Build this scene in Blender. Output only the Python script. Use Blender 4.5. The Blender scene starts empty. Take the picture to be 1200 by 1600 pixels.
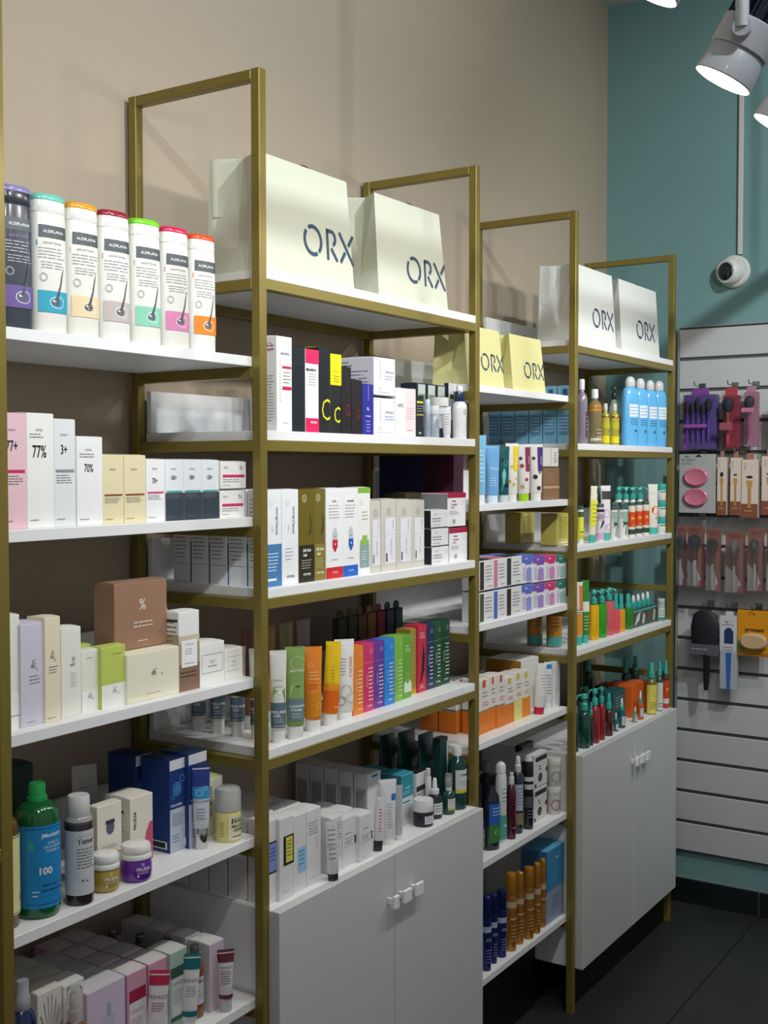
import bpy, math, random
from mathutils import Vector, Matrix

SC = bpy.context.scene
COL = SC.collection
PI = math.pi

# ------------------------------------------------------------------ camera
CAM_F, CAM_YAW, CAM_PITCH, CAM_ROLL = 1844.245, 0.99892, -0.03744, -0.00105
cam_data = bpy.data.cameras.new('camera')
cam_data.sensor_fit = 'HORIZONTAL'
cam_data.sensor_width = 36.0
cam_data.lens = 36.0 * CAM_F / 1200.0
cam_data.clip_start = 0.02
cam = bpy.data.objects.new('camera', cam_data)
COL.objects.link(cam)
fw = Vector((math.sin(CAM_YAW) * math.cos(CAM_PITCH), math.cos(CAM_YAW) * math.cos(CAM_PITCH), math.sin(CAM_PITCH)))
r0 = Vector((math.cos(CAM_YAW), -math.sin(CAM_YAW), 0))
u0 = r0.cross(fw)
cr, sr = math.cos(CAM_ROLL), math.sin(CAM_ROLL)
rv, uv = cr * r0 + sr * u0, -sr * r0 + cr * u0
cam.matrix_world = Matrix(((rv.x, uv.x, -fw.x, -1.09569), (rv.y, uv.y, -fw.y, -1.34872), (rv.z, uv.z, -fw.z, 1.56751), (0, 0, 0, 1)))
SC.camera = cam

# ------------------------------------------------------------------ world, exposure
world = bpy.data.worlds.new('shop_ambient')
world.use_nodes = True
bg = world.node_tree.nodes['Background']
bg.inputs[0].default_value = (0.97, 0.98, 1.0, 1)
bg.inputs[1].default_value = 0.24
SC.world = world
SC.view_settings.view_transform = 'Standard'
SC.view_settings.look = 'None'
SC.view_settings.exposure = 0.0
SC.view_settings.gamma = 1.0
SC.view_settings.use_curve_mapping = False

# ------------------------------------------------------------------ ceiling track spots (the shop's lamps, plus one added for the end wall)
def spot(loc, target, watts, angle=150, blend=1.0, radius=.03, col=(1, .98, .95)):
    d = bpy.data.lights.new('track_or_added_spot', 'SPOT')
    d.energy = watts; d.spot_size = math.radians(angle); d.spot_blend = blend
    d.shadow_soft_size = radius; d.color = col
    o = bpy.data.objects.new('track_or_added_spot', d); COL.objects.link(o)
    o.location = loc
    o.rotation_euler = (Vector(target) - Vector(loc)).to_track_quat('-Z', 'Y').to_euler()
    return o
TRACK_Y = -0.74
LAMPS = [  # (x, aim x, watts)
    (-0.35, 0.05, 9), (0.10, 0.30, 9), (0.53, 0.62, 9.5), (0.93, 0.90, 10.5), (1.16, 1.35, 11.5), (1.75, 1.75, 14), (2.20, 2.45, 17)]
for lx, tx, wt in LAMPS:
    spot((lx, TRACK_Y, 2.215), (tx, 0.1, 1.2), wt)
for lx, tx, wt in [(-0.9, 0.0, 72), (0.5, 0.9, 112), (1.9, 2.0, 12)]:      # second lamp row further into the shop, under the ceiling
    spot((lx, -1.70, 3.12), (tx, 0.3, 2.75), wt, angle=92, col=(.87, .955, 1))
spot((1.25, -1.70, 3.12), (3.04, -0.70, 2.05), 150, angle=82, col=(.92, .98, 1))       # unseen spot added to brighten the mint end wall and slat panel

# ------------------------------------------------------------------ materials
def S(h):
    h = h.lstrip('#')
    v = [int(h[i:i + 2], 16) / 255 for i in (0, 2, 4)]
    return tuple(c / 12.92 if c <= .04045 else ((c + .055) / 1.055) ** 2.4 for c in v) + (1.0,)
_M = {}
def mat(c, rough=.42, metal=0.0, trans=0.0, coat=0.0, var=.05, bump=0.0, scale=60.0, emit=0.0, ior=1.45):
    key = (c, rough, metal, trans, coat, var, bump, scale, emit)
    if key in _M: return _M[key]
    m = bpy.data.materials.new('paint_' + c.strip('#'))
    m.use_nodes = True
    nt = m.node_tree; b = nt.nodes['Principled BSDF']
    base = S(c)
    tc = nt.nodes.new('ShaderNodeTexCoord'); nz = nt.nodes.new('ShaderNodeTexNoise')
    nz.inputs['Scale'].default_value = scale; nz.inputs['Detail'].default_value = 3
    nt.links.new(tc.outputs['Object'], nz.inputs['Vector'])
    rp = nt.nodes.new('ShaderNodeValToRGB')
    rp.color_ramp.elements[0].position = .3; rp.color_ramp.elements[1].position = .7
    rp.color_ramp.elements[0].color = tuple(x * (1 - var) for x in base[:3]) + (1,)
    rp.color_ramp.elements[1].color = tuple(min(1, x * (1 + var * .4)) for x in base[:3]) + (1,)
    nt.links.new(nz.outputs['Fac'], rp.inputs['Fac'])
    nt.links.new(rp.outputs['Color'], b.inputs['Base Color'])
    b.inputs['Roughness'].default_value = rough
    b.inputs['Metallic'].default_value = metal
    b.inputs['IOR'].default_value = ior
    b.inputs['Transmission Weight'].default_value = trans
    b.inputs['Coat Weight'].default_value = coat
    b.inputs['Coat Roughness'].default_value = .12
    if emit:
        b.inputs['Emission Color'].default_value = base
        b.inputs['Emission Strength'].default_value = emit
    if bump:
        bp = nt.nodes.new('ShaderNodeBump'); bp.inputs['Strength'].default_value = bump; bp.inputs['Distance'].default_value = .002
        nt.links.new(nz.outputs['Fac'], bp.inputs['Height']); nt.links.new(bp.outputs['Normal'], b.inputs['Normal'])
    _M[key] = m
    return m
def M(c):
    return c if not isinstance(c, str) else mat(c)
def plastic(c, rough=.28): return mat(c, rough=rough, coat=.3)
def clear(c, t=.6, rough=.12): return mat(c, rough=rough, trans=t, coat=.4)

# ------------------------------------------------------------------ mesh builder
_TXT = {}
def text_geo(s, bold=0.0):
    k = (s, bold)
    if k not in _TXT:
        cu = bpy.data.curves.new('lettering', 'FONT')
        cu.body = s; cu.size = 1.0; cu.align_x = 'CENTER'; cu.resolution_u = 2; cu.offset = bold
        o = bpy.data.objects.new('lettering', cu)
        me = o.to_mesh()
        _TXT[k] = ([tuple(v.co) for v in me.vertices], [tuple(p.vertices) for p in me.polygons])
        o.to_mesh_clear(); bpy.data.objects.remove(o); bpy.data.curves.remove(cu)
    return _TXT[k]

def spow(v, e): return math.copysign(abs(v) ** e, v)

class MB:
    def __init__(s): s.v = []; s.f = []; s.m = []; s.mats = []
    def mi(s, m):
        m = M(m)
        if m not in s.mats: s.mats.append(m)
        return s.mats.index(m)
    def add(s, vs, fs, m, xf=None):
        o = len(s.v); i = s.mi(m)
        s.v += [tuple(xf @ Vector(p)) for p in vs] if xf else [tuple(p) for p in vs]
        for f in fs: s.f.append(tuple(o + q for q in f)); s.m.append(i)
        return s
    def box(s, x0, x1, y0, y1, z0, z1, m, c=.0012, xf=None):
        h = ((x1 - x0) / 2, (y1 - y0) / 2, (z1 - z0) / 2); ce = ((x0 + x1) / 2, (y0 + y1) / 2, (z0 + z1) / 2)
        c = min(c, min(h) * .45)
        sg = [(a, b, d) for a in (-1, 1) for b in (-1, 1) for d in (-1, 1)]
        vs = []
        for q in sg:
            for ax in range(3):
                vs.append(tuple(ce[i] + q[i] * (h[i] if i == ax else h[i] - c) for i in range(3)))
        ix = {q: n * 3 for n, q in enumerate(sg)}
        fs = []
        for ax in range(3):
            a, b = (ax + 1) % 3, (ax + 2) % 3
            for d in (-1, 1):
                ring = []
                for ua, ub in ((-1, -1), (1, -1), (1, 1), (-1, 1)):
                    q = [0, 0, 0]; q[ax] = d; q[a] = ua; q[b] = ub
                    ring.append(ix[tuple(q)] + ax)
                fs.append(ring if d > 0 else ring[::-1])
            for ua in (-1, 1):
                for ub in (-1, 1):
                    q0 = [0, 0, 0]; q0[a] = ua; q0[b] = ub; q1 = list(q0); q0[ax] = -1; q1[ax] = 1
                    i0, i1 = ix[tuple(q0)], ix[tuple(q1)]
                    r = [i0 + a, i1 + a, i1 + b, i0 + b]
                    fs.append(r if ua * ub > 0 else r[::-1])
        for q in sg:
            r = [ix[q], ix[q] + 1, ix[q] + 2]
            fs.append(r if q[0] * q[1] * q[2] > 0 else r[::-1])
        return s.add(vs, fs, m, xf)
    def loft(s, secs, m, n=28, cx=0, cy=0, xf=None, cap0=True, cap1=True):
        """secs: (z, a, b, power) rings of a superellipse"""
        vs = []; fs = []
        for (z, a, b, p) in secs:
            for k in range(n):
                t = 2 * PI * k / n
                vs.append((cx + a * spow(math.sin(t), 2 / p), cy - b * spow(math.cos(t), 2 / p), z))
        for r in range(len(secs) - 1):
            for k in range(n):
                fs.append((r * n + k, r * n + (k + 1) % n, (r + 1) * n + (k + 1) % n, (r + 1) * n + k))
        if cap0: fs.append(tuple(range(n - 1, -1, -1)))
        if cap1: fs.append(tuple((len(secs) - 1) * n + k for k in range(n)))
        return s.add(vs, fs, m, xf)
    def tube(s, pts, r, m, n=8):
        pts = [Vector(p) for p in pts]; vs = []; fs = []
        for i, p in enumerate(pts):
            d = (pts[min(i + 1, len(pts) - 1)] - pts[max(i - 1, 0)]).normalized()
            a = d.orthogonal().normalized() if i == 0 else (a - d * a.dot(d)).normalized()
            b = d.cross(a)
            for k in range(n):
                t = 2 * PI * k / n; vs.append(p + (a * math.cos(t) + b * math.sin(t)) * r)
        for i in range(len(pts) - 1):
            for k in range(n): fs.append((i * n + k, i * n + (k + 1) % n, (i + 1) * n + (k + 1) % n, (i + 1) * n + k))
        fs.append(tuple(range(n - 1, -1, -1))); fs.append(tuple((len(pts) - 1) * n + k for k in range(n)))
        return s.add(vs, fs, m)
    def build(s, name, parent=None, smooth=None, loc=(0, 0, 0)):
        me = bpy.data.meshes.new(name)
        me.from_pydata(s.v, [], s.f)
        for m in s.mats: me.materials.append(m)
        me.polygons.foreach_set('material_index', s.m)
        if smooth is not None:
            me.polygons.foreach_set('use_smooth', [True] * len(s.f))
            me.update(); me.set_sharp_from_angle(angle=math.radians(smooth))
        me.update()
        o = bpy.data.objects.new(name, me); COL.objects.link(o)
        o.location = loc
        if parent: o.parent = parent
        return o

def tag(o, label=None, cat=None, group=None, kind=None):
    if label: o['label'] = label
    if cat: o['category'] = cat
    if group: o['group'] = group
    if kind: o['kind'] = kind
    return o
def empty(name, loc=(0, 0, 0), rz=0):
    o = bpy.data.objects.new(name, None); COL.objects.link(o); o.location = loc; o.rotation_euler.z = rz
    o.empty_display_size = .02
    return o
def clone(root, loc, label=None, group=None, rz=None):
    r = root.copy(); COL.objects.link(r); r.location = loc
    if rz is not None: r.rotation_euler.z = rz
    if label: r['label'] = label
    if group: r['group'] = group
    for ch in root.children:
        c = ch.copy(); COL.objects.link(c); c.parent = r
        for g in ch.children:
            d = g.copy(); COL.objects.link(d); d.parent = c
    return r
def deep(root, n, pitch, label, group, dx=0.0):
    l = root.location
    for k in range(1, n + 1):
        clone(root, (l.x + dx * k, l.y + pitch * k, l.z), label + ', ' + ('first', 'second', 'third', 'fourth', 'fifth')[k - 1] + ' back', group)
    return root

# ------------------------------------------------------------------ flat print (lettering, colour fields)
RND = random.Random(5)
def draw_print(mb, items, fm, wm, hm, n=8):
    """fm(s,t,lift) maps the face (s left-right, t bottom-top) into 3D; wm,hm its size in metres"""
    lay = 0
    def quad(s0, t0, s1, t1, c, lift):
        k = max(1, min(n, int(math.ceil(n * (s1 - s0)))))
        kt = 1 if n == 1 else max(1, int((t1 - t0) * 10))
        vs = [fm(s0 + (s1 - s0) * i / k, t0 + (t1 - t0) * j / kt, lift) for j in range(kt + 1) for i in range(k + 1)]
        fs = [(j * (k + 1) + i, j * (k + 1) + i + 1, (j + 1) * (k + 1) + i + 1, (j + 1) * (k + 1) + i) for j in range(kt) for i in range(k)]
        mb.add(vs, fs, c)
    for it in items:
        lay += 1; lift = .0004 + .00005 * lay
        if it[0] == 'r':
            quad(*it[1:6], lift)
        elif it[0] == 't':
            _, txt, s, t, mm, c = it[:6]
            o = it[6] if len(it) > 6 else {}
            gv, gf = text_geo(txt, o.get('bold', 0.0))
            sz = mm / 1000.0; sx = o.get('sx', 1.0)
            ang = math.radians(o.get('rot', 0)); ca, sa = math.cos(ang), math.sin(ang)
            off = 0
            if o.get('al') == 'l': off = -min(v[0] for v in gv) if gv else 0
            vs = []
            for (x, y, _z) in gv:
                x = (x + off) * sz * sx; y = (y - .35) * sz
                vs.append(fm(s + (x * ca - y * sa) / wm, t + (x * sa + y * ca) / hm, lift))
            mb.add(vs, gf, c)
        elif it[0] == 'p':
            _, s0, t0, s1, t1, nl, c = it[:7]
            for i in range(nl):
                tt = t1 - (t1 - t0) * (i + .5) / nl; hh = min((t1 - t0) / nl * .15, .0011 / hm)
                a = s0; e = s1 - RND.random() * .25 * (s1 - s0)
                while a < e - .001:
                    b = min(e, a + (s1 - s0) * (.12 + .25 * RND.random()))
                    quad(a, tt - hh, b, tt + hh, c, lift); a = b + (s1 - s0) * .04
        elif it[0] == 'e':   # ellipse / ring: centre, radius mm, ring width mm (0 = disc), colour
            _, s, t, ra, rb, wd, c = it[:7]
            q = 24; vs = []
            for k in range(q):
                a = 2 * PI * k / q
                vs.append(fm(s + ra / 1000 * math.cos(a) / wm, t + rb / 1000 * math.sin(a) / hm, lift))
            if wd:
                for k in range(q):
                    a = 2 * PI * k / q
                    vs.append(fm(s + (ra - wd) / 1000 * math.cos(a) / wm, t + (rb - wd) / 1000 * math.sin(a) / hm, lift))
                mb.add(vs, [(k, (k + 1) % q, q + (k + 1) % q, q + k) for k in range(q)], c)
            else:
                mb.add(vs, [tuple(range(q))], c)
        elif it[0] == 'y':   # polygon in s,t
            mb.add([fm(a, b, lift) for a, b in it[1]], [tuple(range(len(it[1])))], it[2])

# ------------------------------------------------------------------ product builders
def carton(label, P, z, d, col, front=(), left=(), top=None, rz=0.0, name='carton', cat='box', group=None, rough=.42, flap=True, fp='lettering'):
    x0, yf, w, h = P
    m = mat(col, rough=rough, scale=25, var=.03)
    b = MB().box(-w / 2, w / 2, -d / 2, d / 2, 0, h, m, c=.0009)
    o = b.build(name, loc=(x0 + w / 2, yf + d / 2, z)); o.rotation_euler.z = rz
    tag(o, label, cat, group)
    if flap:   # tucked top panel, slightly arched
        tm = mat(top or col, rough=rough, scale=25, var=.03)
        f = MB(); q = 5; vs = []
        for i in range(q + 1):
            a = i / q; yy = -d / 2 + .0008 + (d - .0016) * a
            zz = h + .0003 + min(.0016, d * .03) * math.sin(PI * a)
            vs += [(-w / 2 + .0009, yy, zz), (w / 2 - .0009, yy, zz), (w / 2 - .0009, yy, h - .0004), (-w / 2 + .0009, yy, h - .0004)]
        fs = [(4 * i, 4 * i + 1, 4 * i + 5, 4 * i + 4) for i in range(q)] + [(4 * i + 1, 4 * i + 2, 4 * i + 6, 4 * i + 5) for i in range(q)] + [(4 * i + 3, 4 * i, 4 * i + 4, 4 * i + 7) for i in range(q)]
        f.add(vs, fs, tm); f.build('top_flap', o)
    if front:
        p = MB(); draw_print(p, front, lambda s, t, l: (-w / 2 + s * w, -d / 2 - l, t * h), w, h, 1); p.build(fp, o)
    if left:
        p = MB(); draw_print(p, left, lambda s, t, l: (-w / 2 - l, d / 2 - s * d, t * h), d, h, 1); p.build('side_lettering', o)
    return o

def secs_of(parts_secs, r, k, h):
    out = []
    for q in parts_secs:
        t, fx = q[0], q[1]
        fy = q[2] if len(q) > 2 and q[2] is not None else fx * k
        p = q[3] if len(q) > 3 else 2.0
        out.append((t * h, fx * r, fy * r, p))
    return out

def surf(secs, z, th, lift):
    for i in range(len(secs) - 1):
        if secs[i][0] <= z <= secs[i + 1][0] or i == len(secs) - 2:
            a, b = secs[i], secs[i + 1]
            f = 0 if b[0] == a[0] else max(0, min(1, (z - a[0]) / (b[0] - a[0])))
            A, B, N = (a[j] + (b[j] - a[j]) * f for j in (1, 2, 3))
            A += lift; B += lift
            return (A * spow(math.sin(th), 2 / N), -B * spow(math.cos(th), 2 / N), z)

def vessel(name, label, cat, P, z, k, parts, prints=(), rz=0.0, group=None, n=28, tilt=None, extra=None):
    """parts: (part name, sections as fractions (t, fx, fy, power), material); the first is the body"""
    xc, yc, r, h = P
    root = None
    for pn, ps, m in parts:
        s = secs_of(ps, r, k, h)
        b = MB().loft(s, m, n)
        if root is None:
            root = b.build(name, smooth=38, loc=(xc, yc, z)); body = s
            tag(root, label, cat, group); root.rotation_euler.z = rz
            if tilt: root.rotation_euler = (tilt[0], tilt[1], rz)
        else:
            b.build(pn, root, smooth=38)
    if prints:
        mid = max(body, key=lambda q: q[1])
        wm = PI * math.sqrt((mid[1] ** 2 + mid[2] ** 2) / 2)
        p = MB(); draw_print(p, prints, lambda s, t, l: surf(body, t * h, (s - .5) * PI, l + .0002), wm, h, 14); p.build('lettering', root, smooth=30)
    if extra: extra(root, r, h)
    return root

def squeeze_tube(label, P, z, body, cap, prints=(), k=.8, cap_t=.14, rz=0.0, group=None, crimp=None, wide=1.18, tilt=None, name='squeeze_tube', cat='tube', cf=.86):
    m = plastic(body, .3) if isinstance(body, str) else body
    c = plastic(cap, .3) if isinstance(cap, str) else cap
    parts = [('body', [(cap_t, .9, .9 * k), (cap_t + .02, .97, .97 * k), (.45, 1.0, .82 * k), (.75, 1.0 + (wide - 1) * .5, .45 * k), (.955, wide, .10)], m),
             ('cap', [(0, cf * .97, cf * k * .97), (.008, cf, cf * k), (cap_t - .01, cf, cf * k), (cap_t, cf * .96, cf * .96 * k)], c),
             ('crimp', [(.95, wide, .10), (.96, wide, .06), (.999, wide, .05), (1.0, wide, .03)], crimp if crimp else m)]
    return vessel(name, label, cat, P, z, k, parts, prints, rz, group, 28, tilt)

def pump_head(root, zt, r, h, m, ang=2.6, reach=1.9):
    """collar, stem and curved spout on top of a bottle; h is the pump's total height"""
    b = MB()
    b.loft([(zt, r, r, 2), (zt + h * .38, r, r, 2), (zt + h * .42, r * .85, r * .85, 2)], m, 20)
    b.loft([(zt + h * .4, r * .38, r * .38, 2), (zt + h * .72, r * .38, r * .38, 2)], m, 14)
    p = b.build('pump_collar', root, smooth=38)
    d = MB()
    d.loft([(zt + h * .66, r * .66, r * .66, 2), (zt + h * .70, r * .86, r * .86, 2), (zt + h * .92, r * .80, r * .80, 2), (zt + h, r * .55, r * .55, 2)], m, 16)
    ca, sa = math.cos(ang), math.sin(ang)
    pts = [(0, 0, zt + h * .88), (ca * r * reach * .5, sa * r * reach * .5, zt + h * .9), (ca * r * reach * .85, sa * r * reach * .85, zt + h * .84), (ca * r * reach, sa * r * reach, zt + h * .7)]
    d.tube(pts, r * .32, m, 8)
    d.build('spout', p, smooth=38)

def spray_top(root, zt, r, h, m, cap=None):
    b = MB().loft([(zt, r, r, 2), (zt + h * .35, r, r, 2), (zt + h * .38, r * .8, r * .8, 2), (zt + h * .5, r * .72, r * .72, 2), (zt + h * .93, r * .66, r * .66, 2), (zt + h, r * .55, r * .55, 2)], m, 20)
    p = b.build('spray_head', root, smooth=38)
    MB().tube([(0, 0, zt + h * .75), (-r * .75, -r * .3, zt + h * .75)], r * .18, m, 8).build('nozzle', p)

# ================================================================== the room
XE, YW, ZC = 3.04, 0.335, 3.25
wall_beige = mat('#ad9e8a', rough=.75, var=.02, bump=.12, scale=220)
wall_mint = mat('#6f9493', rough=.7, var=.03, bump=.12, scale=220)
tag(MB().box(-3.0, XE + .1, YW, YW + .1, 0, ZC, wall_beige, c=0).build('wall_left'), 'matte beige painted wall behind the gold shelving', kind='structure')
tag(MB().box(XE, XE + .1, -3.2, YW, 0, ZC, wall_mint, c=0).build('wall_right'), 'mint green painted end wall', kind='structure')
tag(MB().box(-3.0, XE + .1, -3.2, YW + .1, ZC, ZC + .1, mat('#d9d9d6', rough=.8), c=0).build('ceiling'), 'flat white ceiling', kind='structure')
fl = tag(MB().box(-3.0, XE + .1, -3.2, YW + .1, -.06, -.004, mat('#17191a', rough=.8), c=0).build('floor'), 'dark grey tiled floor with thin joints', kind='structure')
tile_m = mat('#2d3030', rough=.45, var=.16, bump=.08, scale=7)
tile_me = None
for i in range(-8, 2):
    for j in range(-5, 2):
        x0 = 2.644 + (i - 1) * .602; y0 = -.247 + j * .602 - .602
        x1, y1 = min(x0 + .599, XE), min(y0 + .599, YW)
        if x1 - x0 < .05 or y1 - y0 < .05: continue
        if abs(x1 - x0 - .599) < 1e-6 and abs(y1 - y0 - .599) < 1e-6:
            if tile_me is None: tile_me = MB().box(0, .599, 0, .599, -.004, 0, tile_m, c=.0012).build('tile', fl).data; COL.objects.unlink(bpy.data.objects['tile']); bpy.data.objects.remove(bpy.data.objects['tile'])
            t = bpy.data.objects.new('tile', tile_me); COL.objects.link(t); t.parent = fl; t.location = (x0, y0, 0)
        else:
            MB().box(0, x1 - x0, 0, y1 - y0, -.004, 0, tile_m, c=.0012).build('tile', fl, loc=(x0, y0, 0))
# dark tiled skirting along the mint wall
bb = tag(MB().box(XE - .006, XE, -3.2, YW, 0, .088, mat('#7d8a87', rough=.8), c=0).build('baseboard_right'), 'dark tile skirting with pale joints under the mint wall', kind='structure')
skm = mat('#161c1d', rough=.4, var=.2, scale=12)
y = -.247
for j in range(-5, 2):
    a, b = -.247 + j * .602 - .6, -.247 + j * .602 - .003
    b = min(b, YW)
    if b - a > .03: MB().box(0, .009, 0, b - a, 0, .086, skm, c=.001).build('tile', bb, loc=(XE - .015, a, 0))
tag(MB().box(-3, XE - .02, YW - .012, YW, 0, .08, mat('#101214', rough=.5), c=.001).build('baseboard_left'), 'dark skirting along the beige wall under the shelves', kind='structure')

# ================================================================== gold frames
W, D, H = .02, .325, 2.287
PX = [0, .587, 1.407, 1.994, 2.814]
ZA = [1.770, 1.478, 1.181, .885, .582, .284]          # boards hung between the frames
ZB = [1.930, 1.636, 1.345, 1.047]                     # boards inside the frames
gold = mat('#857537', rough=.36, metal=.3, var=.04, scale=15)
TH = .018
def frame(x0, x1, label, hung=ZA):
    r = tag(empty('display_rack', (x0, 0, 0)), label, 'rack')
    b = x1 - x0
    def part(n, *q): MB().box(*q, gold, c=.0013).build(n, r)
    for px in (0, b):
        part('post', px, px + W, 0, W, 0, H); part('post', px, px + W, D - W, D, 0, H)
        part('top_rail', px + .0002, px + W - .0002, W, D - W, H - W, H - .0004)
        for z in ZB + hung:
            part('side_rail', px + .0002, px + W - .0002, W, D - W, z - TH - W, z - TH)
    for z in ZB:
        part('front_rail', W, b, .0002, W - .0002, z - TH - W, z - TH)
        part('rear_rail', W, b, D - W + .0002, D - .0002, z - TH - W, z - TH)
    return r
frame(-.82, 0, 'gold metal frame cut off at the left edge of the picture')
frame(PX[1], PX[2], 'near gold metal frame, its top corner the highest in the picture')
frame(PX[3], PX[4], 'far gold metal frame beside the mint wall')

white = mat('#e9eaea', rough=.4, var=.015, bump=.05, scale=90)
def board(x0, x1, y0, y1, z, label):
    o = MB().box(0, x1 - x0, 0, y1 - y0, -TH, 0, white, c=.0008).build('shelf_board', loc=(x0, y0, z))
    tag(o, label, 'shelf', 'white shelf boards')
    MB().box(.002, x1 - x0 - .002, y1 - y0 - .012, y1 - y0, .0002, .082, white, c=.0008).build('back_lip', o)
lab1 = ['white shelf board under the row of shampoo bottles', 'white shelf board under the white and pink number cartons',
        'white shelf board under the brown kraft carton and cream cartons', 'white shelf board under the green bottle and purple jar',
        'lowest white shelf board at bottom left, under pink cartons and tubes']
lab3 = ['white shelf board under the two small yellow paper bags', 'white shelf board under the fruit-print tubes', 'white shelf board under stacked lilac and pink cartons',
        'white shelf board under the orange and white cartons', 'white shelf board under dark spray bottles and black-and-white cartons', 'lowest white shelf board under blue and gold cans']
for z, l in zip(ZA, lab1): board(W - .012, PX[1] + .012, W + .001, D - W - .001, z, l)
for z, l in zip(ZA, lab3): board(PX[2] + W - .012, PX[3] + .012, W + .001, D - W - .001, z, l)
lab2 = ['white top board of the near frame under two large paper bags', 'white shelf board under black, pink and blue slim cartons', 'white shelf board under gold and capsule cartons',
        'white shelf board under the rainbow row of tubes and cartons']
lab4 = ['white top board of the far frame under white paper bags', 'white shelf board under four light blue bottles', 'white shelf board under the palm-print bottles and jar stack',
        'white shelf board under yellow, green and pink bottles']
for z, l in zip(ZB, lab2): board(PX[1] + W + .0005, PX[2] - .0005, .001, D - W - .001, z, l)
for z, l in zip(ZB, lab4): board(PX[3] + W + .0005, PX[4] - .0005, .001, D - W - .001, z, l)

door_m = mat('#c6c9c9', rough=.42, var=.02, bump=.06, scale=120)
def cabinet(x0, x1, label, hx):
    r = tag(empty('base_cabinet', (x0, 0, 0)), label, 'cabinet')
    b = x1 - x0; zt, zb = .746, .127
    MB().box(0, b, -.0005, D - W, zt - .018, zt, white, c=.0008).build('top_panel', r)
    for px in (0, b - .016): MB().box(px, px + .016, .0, D - W, zb, zt - .0182, white, c=.0008).build('side_panel', r)
    MB().box(.0165, b - .0165, .02, D - W, zb, zb + .016, white, c=.0008).build('bottom_panel', r)
    MB().box(.0165, b - .0165, D - W - .008, D - W, zb + .0165, zt - .0185, white, c=.0005).build('back_panel', r)
    MB().box(.001, b - .001, .02, .036, .001, zb - .0005, mat('#0a0c12', rough=.5), c=.0008).build('plinth', r)
    for k in range(2):
        dx0, dx1 = (0.0, b / 2 - .0012) if k == 0 else (b / 2 + .0012, b)
        d = MB().box(dx0, dx1, -.0225, -.001, zb, zt - .0002, door_m, c=.0012).build('door', r)
        for hx0 in ([b / 2 - .036] if k == 0 else [b / 2 + .003, b / 2 + .052]):
            hw = .018 if k == 0 else .030
            hb = MB().box(hx0 + hw * .35, hx0 + hw * .65, -.038, -.0223, .646, .660, plastic('#e8e8e8'), c=.001)
            hb.box(hx0, hx0 + hw, -.046, -.0382,   .640, .668, plastic('#eeeeee'), c=.0025)
            hb.build('handle', d)
    return r
cabinet(PX[1] + W, PX[2], 'near white two-door cabinet under the white and black skincare items', 0)
cabinet(PX[3] + W, PX[4], 'far white two-door cabinet under teal-capped bottles', 0)
tag(MB().box(PX[2] + W + .004, PX[3] - .004, .115, .13, .0005, .24, mat('#0b0d14', rough=.5), c=.001).build('dark_panel'), 'dark panel on the floor between the two cabinets', 'panel')  # near-black upright panel filling the gap below the lowest middle board

# ================================================================== slat wall display
sw = tag(empty('slat_panel', (3.02, .055, .186)), 'grey slatted display panel fixed to the mint wall', 'display panel')
slm = mat('#b9bbba', rough=.5, var=.02, scale=40)
MB().box(.008, .0195, -1.9, 0, 0, 1.875, mat('#55595a', rough=.5), c=.0005).build('backing', sw)
slat_me = MB().box(0, .0078, -1.9, -.006, .006, .1048, slm, c=.002)
first = slat_me.build('slat', sw)
for k in range(17):
    if k == 0: s_ = first
    else:
        s_ = bpy.data.objects.new('slat', first.data); COL.objects.link(s_); s_.parent = sw
    s_.location = (0, 0, k * .1103)
MB().box(-.001, .0195, -.0055, .001, 0, 1.876, mat('#8d9190', rough=.4), c=.0005).build('edge_trim', sw)
MB().box(-.001, .0195, -1.9, -.0057, 1.8752, 1.880, mat('#8d9190', rough=.4), c=.0005).build('edge_trim', sw)

# ================================================================== camera, conduit, track lamps
cc = tag(empty('security_camera', (XE, -.1385, 2.247)), 'small white dome security camera with black lens on mint wall', 'camera')
XR = Matrix.Rotation(-PI / 2, 4, 'Y')          # local +Z -> -X (out of the end wall)
XL = Matrix.Translation((-.002, 0, 0)) @ XR
cw = plastic('#d6d5d0', .4)
MB().loft([(0, .056, .056, 2), (.012, .056, .056, 2), (.02, .05, .05, 2)], cw, 32, xf=XR).build('base', cc, smooth=35)
YX = Matrix.Rotation(-.38, 4, 'Z') @ Matrix.Rotation(-.06, 4, 'Y')
def cpart(n, secs, m): MB().loft(secs, m, 28, xf=Matrix.Translation((-.02, .004, -.002)) @ YX @ XR).build(n, cc, smooth=35)
cpart('housing', [(-.012, .044, .044, 2), (.012, .046, .046, 2), (.03, .043, .043, 2), (.036, .038, .038, 2)], cw)
cpart('lens', [(.0362, .031, .031, 2), (.040, .028, .028, 2), (.046, .014, .014, 2)], mat('#0c1a26', rough=.12, coat=.6))
tag(MB().box(0, .012, -.008, .008, 0, ZC - 2.305, plastic('#c9c6c4', .45), c=.0015).build('cable_conduit', loc=(XE - .0125, -.1585, 2.3045)), 'thin white cable conduit running up the mint wall to the ceiling', 'conduit')

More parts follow.
